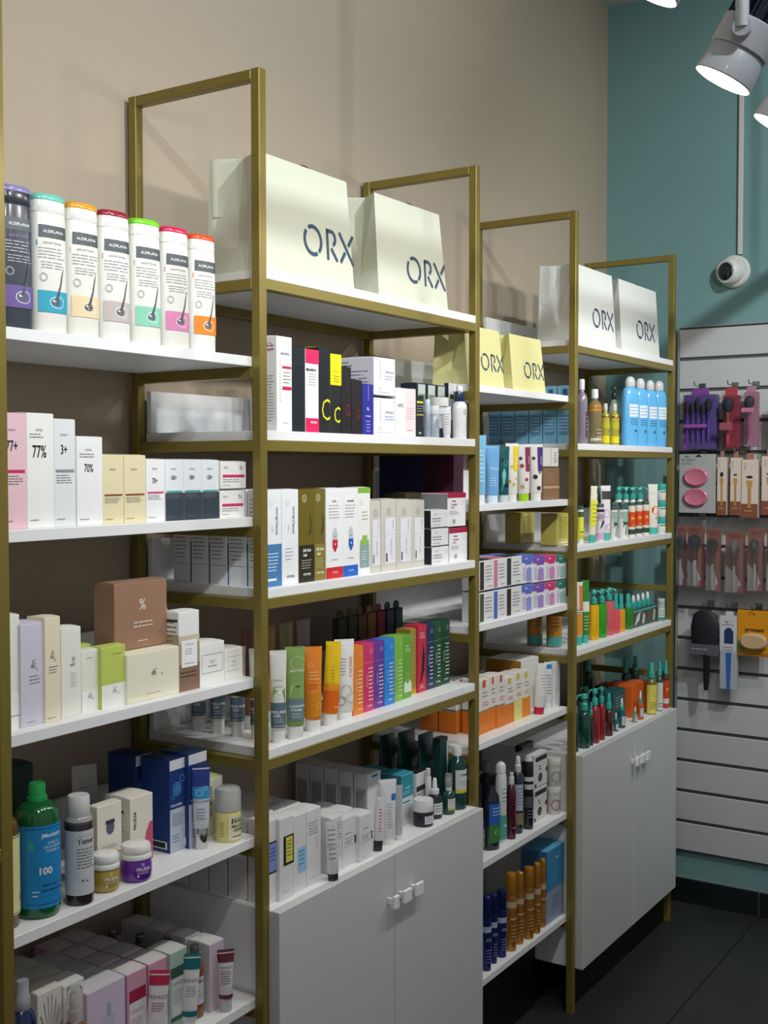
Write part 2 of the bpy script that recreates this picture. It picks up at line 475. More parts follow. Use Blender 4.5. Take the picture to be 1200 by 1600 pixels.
trk = tag(empty('lamp_track', (0, TRACK_Y, 2.50)), 'white ceiling lamp track above the shelves', 'track')
MB().box(-1.0, 2.9, -.016, .016, 0, .03, plastic('#e6e6e6'), c=.002).build('rail', trk)
for hx in (-.6, .9, 2.4): MB().tube([(hx, 0, .03), (hx, 0, ZC - 2.50)], .003, plastic('#dddddd')).build('hanger', trk)
lamp_white = mat('#b4b4b8', rough=.38, coat=.2)
def track_lamp(pos, axis, label):
    """pos: centre of the luminous face, axis: where the light points"""
    axis = Vector(axis).normalized()
    r = tag(empty('track_lamp', pos), label, 'lamp', 'white track lamps')
    q = axis.to_track_quat('-Z', 'Y').to_matrix().to_4x4()
    def part(n, b, sm=35, par=None): return b.build(n, par or r, smooth=sm)
    head = MB().loft([(-.002, .050, .050, 2), (.0, .052, .052, 2), (.046, .0475, .0475, 2), (.048, .046, .046, 2)], lamp_white, 40, xf=q, cap0=False)
    head.loft([(.048, .049, .049, 2), (.050, .051, .051, 2), (.094, .0515, .0515, 2), (.096, .050, .050, 2)], lamp_white, 40, xf=q)
    part('housing', head)
    part('diffuser', MB().loft([(.001, .049, .049, 2), (.003, .049, .049, 2)], mat('#fff8ec', emit=14.0), 40, xf=q))
    fin = MB().loft([(.096, .036, .036, 2), (.20, .036, .036, 2)], mat('#0d1420', rough=.4), 24, xf=q)
    for k in range(22):
        a = 2 * PI * k / 22
        fin.box(.03, .050, -.0022, .0022, .096, .20, mat('#121b2a', rough=.4), c=.0005, xf=q @ Matrix.Rotation(a, 4, 'Z'))
    part('heat_sink', fin)
    # yoke: pivot on the camera-left side of the housing, arm up to the track adapter
    piv = q @ Vector((0, 0, .072))
    side = axis.cross(Vector((0, 0, 1))).normalized()
    if side.dot(Vector((-.8, -.5, 0))) < 0: side = -side
    ps = Vector(piv) + side * .050
    ya = MB().tube([ps - side * .012, ps + side * .014], .015, lamp_white, 20)
    part('pivot', ya)
    top = Vector((ps.x, ps.y, 2.50 - pos[2] - .002))
    arm = MB()
    arm.tube([ps + side * .008, Vector((ps.x, ps.y, ps.z + .05)) + side * .008, top + side * .004], .011, lamp_white, 12)
    part('arm', arm)
    return r
AX = (-0.088, 0.496, -0.864)
track_lamp((.913, -.738, 2.222), AX, 'largest white track lamp with black fins at top right')
track_lamp((.505, -.752, 2.235), AX, 'white track lamp, only its glowing rim showing at the top edge')
track_lamp((1.205, -.755, 2.212), AX, 'white track lamp cut off by the right edge of the picture')

# ================================================================== paper bags
NAVY = '#33475f'
def T(txt, s, t, mm, c='#3a3f45', **o): return ('t', txt, s, t, mm, c, o)
def R(s0, t0, s1, t1, c): return ('r', s0, t0, s1, t1, c)
def P_(s0, t0, s1, t1, n, c='#8a8f94'): return ('p', s0, t0, s1, t1, n, c)
def orx(mb, fm, s0, t0, hgt, wm, hm, c):
    """stencil-cut letters O R X drawn as strokes; hgt is letter height in metres"""
    lift = .0005; H_ = hgt; st = .13 * H_
    def pt(x, y): return fm(s0 + x * H_ / wm, t0 + y * H_ / hm, lift)
    def poly(q): mb.add([pt(*p) for p in q], [tuple(range(len(q)))], c)
    def arc(cx, cy, rx, ry, a0, a1, w, n=14):
        vs = []
        for i in range(n + 1):
            a = math.radians(a0 + (a1 - a0) * i / n)
            vs += [pt(cx + rx * math.cos(a), cy + ry * math.sin(a)), pt(cx + (rx - w) * math.cos(a), cy + (ry - w) * math.sin(a))]
        mb.add(vs, [(2 * i, 2 * i + 2, 2 * i + 3, 2 * i + 1) for i in range(n)], c)
    def bar(x0, y0, x1, y1, w):
        l = math.hypot(x1 - x0, y1 - y0); nx, ny = -(y1 - y0) / l * w / 2, (x1 - x0) / l * w / 2
        poly([(x0 + nx, y0 + ny), (x0 - nx, y0 - ny), (x1 - nx, y1 - ny), (x1 + nx, y1 + ny)])
    w = .13
    arc(.5, .5, .5, .5, -48, 122, w); arc(.5, .5, .5, .5, 140, 300, w)          # O with two diagonal cuts
    poly([(1.22, 0), (1.22 + w, 0), (1.22 + w, 1), (1.22, 1)])                   # R stem
    poly([(1.22, 1), (1.22, 1 - w), (1.5, 1 - w), (1.5, 1)])
    arc(1.5, .72, .28, .28, -70, 90, w)
    bar(1.47, .40, 1.80, .02, w)
    bar(1.95, .98, 2.72, .0, w); bar(1.98, .02, 2.26, .38, w); bar(2.44, .60, 2.74, .98, w)  # X, one arm broken
def paper_bag(label, x0, w, yf, d, z, h, col, logo, lean=.012, taper=.01, rz=0.0, group='paper bags with dark lettering'):
    m = mat(col, rough=.6, var=.02, scale=18, bump=.06)
    vs = []; fs = []
    lv = [(0, 0, 0), (.22, .15, .0), (.27, .35, 0), (1.0, 1.0, 1)]
    for t, g, k in lv:
        zt = t * h; ins = taper * t; yf_ = -d / 2 + lean * t; yb = d / 2 - lean * .6 * t
        gm = .030 * g
        x = w / 2
        vs += [(-x, yf_, zt), (x - ins, yf_, zt), (x - ins - gm, (yf_ + yb) / 2, zt), (x - ins, yb, zt), (-x, yb, zt), (-x + gm, (yf_ + yb) / 2, zt)]
    for r in range(len(lv) - 1):
        for k in range(6): fs.append((r * 6 + k, r * 6 + (k + 1) % 6, (r + 1) * 6 + (k + 1) % 6, (r + 1) * 6 + k))
    fs.append((5, 4, 3, 2, 1, 0))
    # inside faces: same outline a hair smaller, floor a little below the mouth
    o0 = len(vs); top = vs[18:24]
    vs += [(a * .994, b * .97, c_) for a, b, c_ in top] + [(a * .99, b * .9, c_ - h * .5) for a, b, c_ in top]
    for k in range(6):
        fs.append((18 + k, 18 + (k + 1) % 6, o0 + (k + 1) % 6, o0 + k))
        fs.append((o0 + k, o0 + (k + 1) % 6, o0 + 6 + (k + 1) % 6, o0 + 6 + k))
    fs.append(tuple(o0 + 6 + k for k in range(6)))
    b = MB().add(vs, fs, m)
    o = tag(b.build('paper_bag', loc=(x0 + w / 2, yf + d / 2, z)), label, 'bag', group); o.rotation_euler.z = rz
    lg = MB()
    orx(lg, lambda s, t, l: (-w / 2 + s * w, -d / 2 + lean * t - l, t * h), logo[0], logo[1], logo[2], w, h, mat(NAVY, rough=.6))
    lg.build('logo_lettering', o)
    for yy in (-d / 2 + lean + .004, d / 2 - lean * .6 - .004):
        pts = [(-.045 + .09 * i / 10, yy, h - .017 + .019 * math.sin(PI * i / 10) ** .6) for i in range(11)]
        MB().tube(pts, .0022, mat('#20242c', rough=.7), 6).build('handle', o)
    return o
CREAM_BAG, YEL_BAG, PALE_BAG = '#cccdb9', '#dcd796', '#d8d9d3'
paper_bag('large cream paper bag behind the near frame post, above the slim cartons', .612, .295, .012, .135, 1.930, .217, CREAM_BAG, (.435, .22, .062))
paper_bag('large cream paper bag on the near frame, right of its twin, tilted slightly', 1.003, .288, .012, .105, 1.930, .217, CREAM_BAG, (.40, .20, .060), taper=.022, rz=-.012)
paper_bag('small yellow paper bag next to the near frame post', 1.430, .194, .034, .10, 1.770, .146, YEL_BAG, (.385, .27, .044), group='small yellow paper bags')
paper_bag('small yellow paper bag right of the other yellow one', 1.672, .200, .034, .075, 1.770, .146, YEL_BAG, (.37, .24, .044), group='small yellow paper bags')
paper_bag('large pale paper bag on the far frame behind its post', 2.036, .292, .012, .125, 1.930, .219, PALE_BAG, (.40, .22, .058))
paper_bag('large pale paper bag at the far right end of the far frame', 2.372, .340, .012, .105, 1.930, .219, PALE_BAG, (.40, .22, .060))

# ================================================================== left bay, shelf 1: seven shampoo bottles
G_SH = 'shampoo bottles in a row on the top left shelf'
def shampoo(P, body, lid, sq, word, label, collar='#e9e9e4', dark=False):
    bm = mat(body, rough=.3, coat=.25, var=.02)
    tc = '#b4b8c2' if dark else '#a3a6a8'
    pr = [R(.24, .685, .77, .775, '#565f66' if dark else '#4b5257'), T('ALERANA', .505, .731, 6.2, '#f2f2f0', bold=.005, sx=.95),
          R(.19, .625, .215, .665, word), T('ШАМПУНЬ', .48, .648, 4.6, word if dark else '#75797d', sx=.9), P_(.24, .53, .72, .62, 4, tc), P_(.3, .46, .70, .52, 3, tc),
          ('e', .34, .40, 6, 6.4, .8, tc), ('e', .34, .40, 4.4, 4.8, .5, tc),
          R(.22, .15, .79, .305, sq), ('e', .55, .225, 8, 9, .8, '#e6edf0'), ('e', .52, .225, 4.2, 5.6, 0, '#5a5f66'), ('e', .50, .235, 1.3, 1.8, 0, '#d8d8d8'),
          ('y', [(.50, .235), (.54, .235), (.595, .34), (.64, .44), (.66, .50), (.615, .43), (.57, .34)], '#4a4f55')]
    return vessel('shampoo_bottle', label, 'bottle', P, 1.770, .56,
        [('body', [(0, .93, None, 2.6), (.012, .98, None, 2.6), (.30, 1.0, None, 2.6), (.66, .985, None, 2.6), (.84, .96, None, 2.6), (.865, .93, None, 2.6)], bm),
         ('cap', [(.8655, .93, None, 2.6), (.87, .96, None, 2.6), (.95, .945, None, 2.6), (.955, .93, None, 2.6)], plastic(collar, .25)),
         ('lid', [(.9552, .96, None, 2.6), (.96, .98, None, 2.6), (.982, .96, None, 2.6), (1.0, .82, None, 2.6)], plastic(lid, .25))], pr, rz=-.1, group=G_SH)
shampoo((0.0762,0.0510,0.0286,0.2088), '#3c414b', '#8d86b4', '#6a5796', '#a58fd0', 'charcoal shampoo bottle with lavender lid, leftmost of the row', '#2e323b', True)
shampoo((0.1402,0.0521,0.0305,0.2076), '#e3e2da', '#72d0bd', '#2ba0bb', '#2ba0bb', 'white shampoo bottle with aqua lid and blue square')
shampoo((0.2059,0.0520,0.0304,0.2070), '#e3e2d8', '#f0a423', '#e6cfa6', '#d9c18a', 'white shampoo bottle with amber yellow lid and beige square')
shampoo((0.2735,0.0526,0.0315,0.2075), '#e3e2dc', '#9c1f36', '#bdb2ac', '#c99a9a', 'white shampoo bottle with dark red lid and grey square')
shampoo((0.3444,0.0528,0.0318,0.2063), '#e4e4da', '#78e01c', '#86c9ae', '#86c9ae', 'white shampoo bottle with lime green lid and mint square')
shampoo((0.4144,0.0524,0.0310,0.2051), '#e4e3dc', '#e01f55', '#d584b0', '#d584b0', 'white shampoo bottle with crimson lid and pink square')
shampoo((0.4842,0.0521,0.0305,0.2040), '#e4e4dd', '#f0501e', '#f08218', '#f08218', 'white shampoo bottle with orange lid and orange square, rightmost')

# ================================================================== left bay, shelf 2: number cartons
AN = 'cartons with large numbers on the left shelf'
def num(lab, P, col, big, bt, bs, bar=None, bart=.4, extra=(), d=.045, ant=.86, **k):
    f = [T('anua', .45, ant, 7, '#8b8f93')] + ([T(big, .45, bt, bs, '#1e2226', sx=.62, bold=.012)] if big else []) + list(extra)
    if bar: f += [R(.06, bart - .013, .92, bart + .013, bar), P_(.08, bart - .12, .85, bart - .03, 4, '#777b80')]
    f += [P_(.1, .06, .5, .085, 1, '#777b80')]
    return carton(lab, P, 1.478, d, col, f, group=AN, **k)
num('tall pink carton reading 77+ at the left end of the shelf', (0.0332,0.0350,0.0493,0.1698), '#eac4cf', '77+', .72, 22, '#c8325f', .5)
num('tall white carton reading 77%', (0.0829,0.0350,0.0514,0.1711), '#f1f1ee', '77%', .67, 26, None, .4, [P_(.1, .78, .62, .83, 2, '#777b80')])
num('white to grey carton reading 3+ with a grey stripe', (0.1346,0.0350,0.0426,0.1640), '#e6e8ea', '3+', .72, 20, '#8e9499', .52)
num('plain white carton reading 70%', (0.1791,0.0350,0.0540,0.1382), '#f1f2f1', '70%', .65, 18, None, .4, [P_(.1, .76, .7, .82, 2, '#777b80')])
for q, l in (((0.2332,0.0350,0.0453,0.1104), 'cream carton with a brown stripe, left of its twin'), ((0.2794,0.0350,0.0493,0.1104), 'cream carton with a brown stripe, right of its twin')):
    num(l, q, '#e8dcb4', None, 0, 0, '#8a4f35', .42, ant=.80)
num('narrow white carton reading 70+ with a pink stripe', (0.3297,0.0350,0.0440,0.1038), '#f1f1ef', '70+', .66, 13, '#d2386a', .47)
for q, l in (((0.3747,0.0350,0.0451,0.1032), 'white and navy carton reading 100+, left of three'), ((0.4204,0.0350,0.0452,0.1035), 'white and navy carton reading 100+, middle of three'), ((0.4661,0.0350,0.0457,0.1033), 'white and navy carton reading 100+, right of three')):
    num(l, q, '#eaf0f4', '100+', .71, 11.5, '#3aa596', .48, [R(0, 0, 1, .46, '#3a434e')])
PU = (0.5143,0.0350,0.0710,0.1008)
def stack77(l, x, w, z, h):
    carton(l, (x, .035, w, h), z, .05, '#f3f2ef', [T('anua', .2, .8, 6.5, '#8b8f93'), T('77+', .8, .76, 10, '#1e2226', sx=.6), R(.08, .42, .93, .52, '#d2386a'), P_(.08, .22, .8, .38, 2), P_(.08, .1, .4, .16, 1)], group=AN)
stack77('low white carton reading 77+, lower of two stacked', PU[0], PU[2] - .002, 1.478, PU[3] / 2 - .0018)
stack77('low white carton reading 77+, stacked on another', PU[0] + .002, PU[2], 1.478 + PU[3] / 2 + .0018, PU[3] / 2 - .0018)
carton('pale grey carton half hidden behind the near frame post', (0.6254,0.0700,0.0212,0.0473), 1.478, .05, '#cfcad4')

# ================================================================== left bay, shelf 3: cream cartons
def logo4(s, t, mm, c='#4d4b47'): return [T('JC', s, t + .022, mm, c, sx=.8), T('WL', s - .02, t - .022, mm, c, sx=.75), T('s', s + .14, t - .05, mm * .8, c)]
carton('pale green and white carton at the left end beside lavender one', (0.0526,0.0523,0.0274,0.1694), 1.181, .045, '#eef0e4', [R(0, 0, 1, .32, '#f6f6f4'), P_(.3, .1, .9, .13, 1)])
carton('tall lavender carton with a small emblem', (0.0768,0.0477,0.0457,0.1544), 1.181, .05, '#d5d1e0', logo4(.55, .60, 9) + [P_(.35, .40, .8, .5, 3), P_(.25, .03, .7, .05, 1)])
LC = carton('tall slim cream carton right of the lavender one', (0.1198,0.0439,0.0311,0.1599), 1.181, .04, '#ece3c8', logo4(.5, .64, 8) + [P_(.25, .46, .85, .54, 3), P_(.1, .03, .7, .05, 1)])
clone(LC, (LC.location.x - .042, LC.location.y + .058, 1.181), 'slim cream carton peeping out behind the lavender carton')
carton('slim off-white carton with handwritten marks', (0.1549,0.0472,0.0404,0.1390), 1.181, .04, '#eceee2', [T('jc', .62, .66, 12, '#6a6a66'), T('wl', .55, .59, 10, '#6a6a66'), P_(.45, .33, .75, .50, 7, '#c0c0b8')])
carton('white carton with pale green upper part left of the lime one', (0.2020,0.0540,0.0364,0.0976), 1.181, .030, '#e8ecdc', [R(0, 0, 1, .34, '#f3f3f1'), P_(.25, .86, .75, .89, 1)] + logo4(.5, .26, 8))
LM = carton('lime green and white carton in front of its twin', (0.2365,0.0458,0.0532,0.0989), 1.181, .030, '#c3d165', [R(0, 0, 1, .385, '#f2f3f0'), P_(.45, .86, .85, .89, 1, '#6f7a30')] + logo4(.55, .28, 8))
clone(LM, (LM.location.x - .028, LM.location.y + .05, 1.181), 'lime green carton showing only its top behind the front one')
WC = (0.2870,0.0401,0.1237,0.0810)
carton('wide cream carton under the brown kraft carton', WC, 1.181, .075, '#ece8cf', logo4(.52, .56, 11) + [P_(.35, .12, .7, .15, 1)])
carton('square brown kraft carton with percent sign stacked on the cream one', (WC[0] - .0005, WC[1] + .027, .124, .112), 1.181 + WC[3] + .003, .048, '#9c7861',
       [T('%', .52, .66, 26, '#f0e9e2', sx=.9), P_(.35, .30, .72, .42, 2, '#e8ddd2'), P_(.42, .09, .62, .13, 1, '#e8ddd2')])
CE = carton('carton with a rocky landscape print and white label', (0.4110,0.0408,0.0525,0.1379), 1.181, .042, '#eeeeec',
       [R(0, 0, 1, .66, '#a79a80'), R(0, .60, 1, .70, '#cfc6ae'), R(0, 0, 1, .34, '#8c6f5b'), R(.12, .30, .88, .64, '#f6f6f6'), T('CENTELLA', .5, .585, 5.2, '#5c6680', sx=.85), P_(.3, .45, .7, .54, 3), P_(.25, .33, .75, .36, 1), P_(.05, .16, .85, .26, 2, '#4a3b30')],
       left=[R(0, .05, 1, .72, '#a89c86'), P_(.1, .2, .9, .9, 12, '#6b6355'), R(.2, .88, .95, .91, '#3a3a3a')])
clone(CE, (CE.location.x - .003, CE.location.y + .072, 1.181), 'landscape print carton half hidden behind its twin and kraft carton')
carton('small white carton with a grey outlined label', (0.4735,0.0492,0.0670,0.0738), 1.181, .055, '#f1f0ec', [('y', [(.08, .28), (.92, .28), (.92, .29), (.08, .29)], '#8a8a88'), ('y', [(.08, .72), (.92, .72), (.92, .73), (.08, .73)], '#8a8a88'), R(.08, .28, .09, .73, '#8a8a88'), R(.91, .28, .92, .73, '#8a8a88'), T("EGG'S", .5, .55, 7, '#9a9a96', sx=.8), P_(.3, .40, .7, .48, 1)])
carton('smallest white carton at the right end by the post', (0.5423,0.0497,0.0507,0.0558), 1.181, .05, '#f0efe8', [R(.08, .28, .93, .29, '#b5ad98'), R(.08, .74, .93, .75, '#b5ad98'), T("EGG'S", .5, .57, 5.5, '#a89f8a', sx=.8), P_(.3, .40, .7, .48, 1, '#b5ad98')])

# ================================================================== left bay, shelf 4: bottles and jars
Z4 = .885
def cyl(*q): return [(t, f) for t, f in q]
vessel('toner_bottle', 'amber bottle with yellow label cut off by the left post', 'bottle', (0.0671,0.0707,0.0251,0.1695), Z4, 1,
    [('body', cyl((0, .9), (.02, 1), (.86, 1), (.93, .88), (.99, .45), (1.0, .3)), mat('#6e4a12', rough=.15, coat=.6, trans=.25)), ('cap', cyl((1.0, .3), (1.001, .32), (1.12, .32), (1.125, .28)), plastic('#caa24a'))],
    [R(.08, .12, .92, .82, '#e6dfa0'), R(.08, .13, .92, .138, '#3a3a36'), R(.08, .80, .92, .808, '#3a3a36'), T('100', .78, .26, 17, '#4a4a40')])
vessel('toner_bottle', 'large green bottle with a bright blue label and green cap', 'bottle', (0.1258,0.0675,0.0338,0.2016), Z4, 1,
    [('body', cyl((0, .88), (.015, .97), (.04, 1), (.735, 1), (.80, .93), (.845, .72), (.87, .44), (.89, .42)), mat('#12602f', rough=.12, coat=.6, trans=.2)),
     ('cap', cyl((.868, .44), (.871, .46), (.9, .46), (.902, .39), (.985, .38), (1, .34)), plastic('#1f9a4b', .2))],
    [R(.02, .085, .98, .71, '#1f86c4'), R(.16, .12, .165, .69, '#123d63'), R(.16, .685, .95, .69, '#123d63'), R(.16, .115, .95, .12, '#123d63'),
     T('JMsolution', .56, .635, 8.2, '#e8f2f6', bold=.02), T('ONE IN', .57, .575, 5.6, '#dff0f4'), T('CICA REPAIR', .57, .545, 5.6, '#dff0f4'), T('TONER X', .57, .515, 5.6, '#dff0f4'), R(.22, .53, .29, .59, '#3aa0a0'),
     T('100', .44, .37, 15, '#e9eef2', bold=.03), P_(.4, .2, .8, .28, 2, '#12507a'), P_(.26, .17, .36, .23, 2, '#d8ecf2')], rz=-.2)
carton('dark green carton behind the green bottle', (0.1428,0.1500,0.0429,0.2078), Z4, .05, '#17382f', [P_(.1, .5, .8, .55, 1, '#5a8070')])
vessel('toner_bottle', 'dark toner bottle with grey label and white cap', 'bottle', (0.1821,0.0489,0.0221,0.1700), Z4, 1,
    [('body', cyl((0, .9), (.012, 1), (.76, 1), (.80, .9), (.815, .78)), mat('#2b2227', rough=.15, coat=.6)),
     ('shoulder', cyl((.755, 1.003), (.80, .92), (.815, .80)), clear('#c8c8c8', .4)),
     ('cap', cyl((.8155, .78), (.82, .80), (.985, .78), (1, .72)), plastic('#d8d8d6'))],
    [R(.03, .10, .97, .695, '#c9cdd0'), P_(.42, .635, .80, .655, 1), T('Toner', .60, .60, 12, '#26292c', bold=.025), P_(.38, .34, .85, .54, 7, '#5a5f64'), ('y', [(.38, .2), (.5, .23), (.62, .22), (.80, .29), (.62, .235), (.5, .245)], '#3a3a3a')], rz=-.5)
def frudia(P, label, col, lidc='#ecece8'):
    vessel('cream_jar', label, 'jar', P, Z4, 1,
        [('body', cyl((0, .78), (.03, .88), (.12, .97), (.30, 1.0), (.48, .97), (.58, .88), (.66, .82)), mat(col, rough=.12, coat=.6, trans=.15)),
         ('lid', cyl((.60, .90), (.62, .965), (.68, .99), (.74, .93), (.76, .90), (.78, .93), (.94, .91), (.98, .86), (1, .70)), plastic(lidc, .25))],
        [T('FRUDIA', .52, .38, 7.5, '#f0eee8', bold=.01), P_(.38, .24, .70, .32, 2, '#e6e2da'), ('e', .40, .20, 2, 2, 0, '#e6e2da'), ('e', .5, .5, 2, 2, .5, '#f0eee8')], rz=-.35)
frudia((0.2495,0.0556,0.0241,0.0603), 'round jar of yellow cream with a white lid', '#b99f45')
frudia((0.3116,0.0619,0.0267,0.0608), 'round purple jar with a white lid', '#6a24a4')
vessel('serum_bottle', 'small amber bottle with pale cap behind the toner bottle', 'bottle', (0.2383,0.0750,0.0100,0.1014), Z4 + .0415, 1,
    [('body', cyl((0, .9), (.02, 1), (.70, 1), (.72, .95)), mat('#9a6a14', rough=.12, coat=.5, trans=.2)), ('cap', cyl((.7205, .98), (.725, 1), (.98, 1), (1, .9)), plastic('#d9d3c0'))], [R(.2, .15, .8, .5, '#c98f1e')])
def fr(x, yy, w, h, z, d, label, pr, lf=()): return carton(label, (x, yy, w, h), z, d, '#e6e0d2', pr, lf)
LB = (0.2453,0.0850,0.0757,0.0797)
fr(LB[0], LB[1], LB[2], .041, Z4, .05, 'low cream carton lying under the jar-print carton', [T('FRUDIA', .7, .70, 7, '#4a4640', bold=.015), ('e', .36, .55, 4, 5, 0, '#55504a'), P_(.5, .2, .95, .5, 3)])
UB = (0.2611,0.0850,0.0554,0.0870)
fr(UB[0], UB[1], UB[2], UB[3] - .003, Z4 + .0415, .022, 'cream carton with a dark jar picture stacked on a low one', [('e', .52, .52, 9, 11, 0, '#5c5d72'), R(.34, .60, .70, .68, '#3a3a48'), P_(.2, .10, .9, .2, 2)])
fr(*(lambda q: (q[0], q[1], q[2], q[3]))((0.3357,0.0848,0.0547,0.1211)), Z4, .06, 'tall cream carton with a pink bottle picture and vertical lettering', [T('FRUDIA', .20, .68, 9, '#4a4640', rot=90, bold=.02), ('y', [(.62, .06), (.98, .06), (.98, .60), (.85, .60), (.70, .48), (.62, .35)], '#c8566e')], [R(.25, .78, .75, .82, '#4a4640'), P_(.2, .5, .85, .72, 4)])
cd = carton('grey blister card leaning against the back, dark print on it', (0.3107,0.1900,0.0585,0.1580), Z4, .004, '#b9b6ae', [('e', .5, .55, 12, 8, 0, '#2e3444'), P_(.3, .72, .75, .78, 1), P_(.25, .25, .8, .38, 3)], flap=False, name='blister_card', cat='card')
cd.rotation_euler = (-.18, .12, 0); cd.location.z = .888
def collagen(P, label, d=.07):
    return carton(label, P, Z4, d, '#1d3a78', [R(0, .89, 1, 1, '#d5d8de'), R(0, 0, 1, .47, '#b9c3d2'), ('e', .45, .68, 11, 12, 1.6, '#5aa0cc'), ('e', .45, .68, 8, 9, 0, '#3a7ab4'), ('e', .78, .78, 6, 6.5, 1.3, '#5aa0cc'), ('e', .2, .60, 4, 4.4, 1, '#5aa0cc'),
        T('COLLAGEN', .4, .51, 5.6, '#e6ecf2', bold=.02), P_(.15, .28, .85, .42, 6, '#5d6c86'), P_(.15, .1, .6, .2, 3, '#5d6c86')], left=[R(.1, .04, .9, .12, '#e8e8e8'), R(.15, .05, .85, .11, '#22262e')], top='#10254e')
CB = collagen((0.4343,0.0866,0.0410,0.1655), 'navy blue carton with bubble picture, nearer of two')
collagen((0.4727,0.0767,0.0478,0.1694), 'navy blue carton with bubble picture, behind the blue tube')
clone(CB, (CB.location.x - .008, CB.location.y + .074, Z4), 'navy blue carton showing its dark top behind the other two')
squeeze_tube('blue tube standing on a chrome cap in front of the navy cartons', (0.4882,0.0613,0.0143,0.1529), Z4, '#c9cfd8', mat('#d0d0d0', rough=.08, metal=1.0),
    [R(.05, .74, .95, .94, '#2a3a86'), R(.05, .60, .95, .74, '#3a8fc8'), ('e', .42, .67, 5, 6, 1.2, '#8fd0ec'), ('e', .65, .72, 3.5, 4, 1, '#8fd0ec'), T('COLLAGEN', .5, .57, 5, '#2a3a60'), P_(.3, .35, .7, .5, 4)], k=.7, cap_t=.25, cf=.8, wide=1.1, crimp=plastic('#26306a'), rz=-.75)
carton('pale yellow carton behind the pump jar', (0.5366,0.1000,0.0682,0.1044), Z4, .06, '#e9e7cf', [T('EGG MELLOW', .5, .6, 9, '#4a4a3a', rot=90, bold=.02), R(.0, .0, .15, .9, '#d6cf4c')], top='#d8dc9c')
vessel('pump_jar', 'squat yellow jar with a frosted clear cap', 'jar', (0.5547,0.0561,0.0249,0.0988), Z4, 1,
    [('body', cyl((0, .92), (.02, .98), (.545, .98), (.56, .95)), plastic('#e2d787', .35)), ('cap', cyl((.5605, .97), (.565, 1), (.90, 1), (.97, .9), (1, .6)), mat('#dcdcd8', rough=.25, trans=.45, coat=.3)), ('inner_pump', cyl((.565, .6), (.75, .6), (.78, .3), (.86, .3)), plastic('#f2f2ee'))],
    [R(.40, .04, .86, .50, '#e9e4c4'), T('EGG', .64, .40, 13, '#33332c', bold=.04), T('MELLOW', .66, .30, 7, '#33332c', bold=.03), T('CREAM', .66, .23, 7, '#33332c', bold=.03), P_(.5, .08, .8, .14, 1, '#33332c'), P_(.2, .1, .3, .4, 6, '#a09a50')], rz=-.5)

# ================================================================== left bay, lowest shelf
Z5 = .582
GS = 'shadowed cartons queued on the lowest left shelf'
vessel('pump_bottle', 'dark blue bottle with a grey cap in the bottom left corner', 'bottle', (0.0770,0.0525,0.0219,0.2177), Z5, .8,
    [('body', [(0, .95), (.02, 1), (.70, 1), (.77, .85), (.80, .5)], mat('#152a55', rough=.15, coat=.6)), ('cap', [(.795, .5), (.80, .54), (.88, .54), (.89, .46), (.99, .45), (1, .43)], plastic('#a4a6aa'))])
SB = carton('white carton with a black sunburst print', (0.1198,0.0700,0.0495,0.1733), Z5, .05, '#d9d4cc',
    [('y', [(.5 + .16 * math.cos(a), .5 + .13 * math.sin(a)), (.5 + .5 * math.cos(a + .02), .5 + .46 * math.sin(a + .02)), (.5 + .5 * math.cos(a - .02), .5 + .46 * math.sin(a - .02))], '#2a2a2c') for a in [PI * 2 * k / 18 for k in range(18)]] + [R(.36, .1, .66, .6, '#cfcac2'), R(.40, .1, .48, .5, '#2a2a2c'), R(.36, .60, .66, .615, '#2a2a2c')])
deep(SB, 2, .053, 'white carton standing behind the sunburst carton', GS)
WB = carton('plain white carton behind the small pump bottle', (0.1717,0.0700,0.0433,0.1675), Z5, .05, '#dcdad6', [P_(.2, .3, .8, .5, 5)])
deep(WB, 2, .053, 'plain white carton standing further back behind the small pump bottle', GS)
vessel('pump_bottle', 'amber bottle with a clear capped white pump', 'bottle', (0.1730,0.0520,0.0220,0.1711), Z5, 1,
    [('body', cyl((0, .95), (.02, 1), (.56, 1), (.63, .92), (.67, .65), (.69, .5)), mat('#7a4a24', rough=.15, coat=.6)), ('pump', cyl((.691, .42), (.80, .42), (.805, .30), (.84, .28), (.845, .36), (.94, .34), (.955, .25)), plastic('#e6ddd4')), ('clear_cap', cyl((.70, .52), (.705, .54), (.985, .54), (1, .5)), mat('#f0f2f4', rough=.03, trans=.97, ior=1.12))])
LV = carton('lavender carton with a dropper bottle print', (0.2132,0.0620,0.0848,0.1409), Z5, .06, '#cbbccf', [R(.42, .35, .72, .62, '#b6b4c8'), R(.52, .62, .62, .78, '#9fa3b8'), R(.3, .18, .80, .24, '#7a5a90'), P_(.35, .08, .8, .14, 1)], top='#cfcdd0')
deep(LV, 2, .063, 'lavender carton stacked in shade behind the dropper print one', GS)
FS = lambda c1: [R(0, 0, 1, .78, c1), R(.10, .62, .95, .78, '#9a2144'), R(.12, .1, .95, .62, '#dcd6d8'), T('FSINOZ', .5, .50, 9, '#7b6a72'), P_(.2, .2, .85, .42, 6, '#7b6a72'), R(.1, .06, .95, .1, '#9a2144')]
PK = carton('pink carton with crimson band, left of the red-topped tube', (0.3099,0.0700,0.0469,0.1340), Z5, .055, '#c794aa', FS('#c794aa'), top='#d8d2d2')
deep(PK, 3, .058, 'pink carton queued behind, dark in the shade, left file', GS)
PK2 = carton('pink carton with crimson band, right of the red-topped tube', (0.3608,0.0700,0.0484,0.1336), Z5, .055, '#c794aa', FS('#c794aa'), top='#d8d2d2')
deep(PK2, 3, .058, 'pink carton queued behind, dark in the shade, right file', GS)
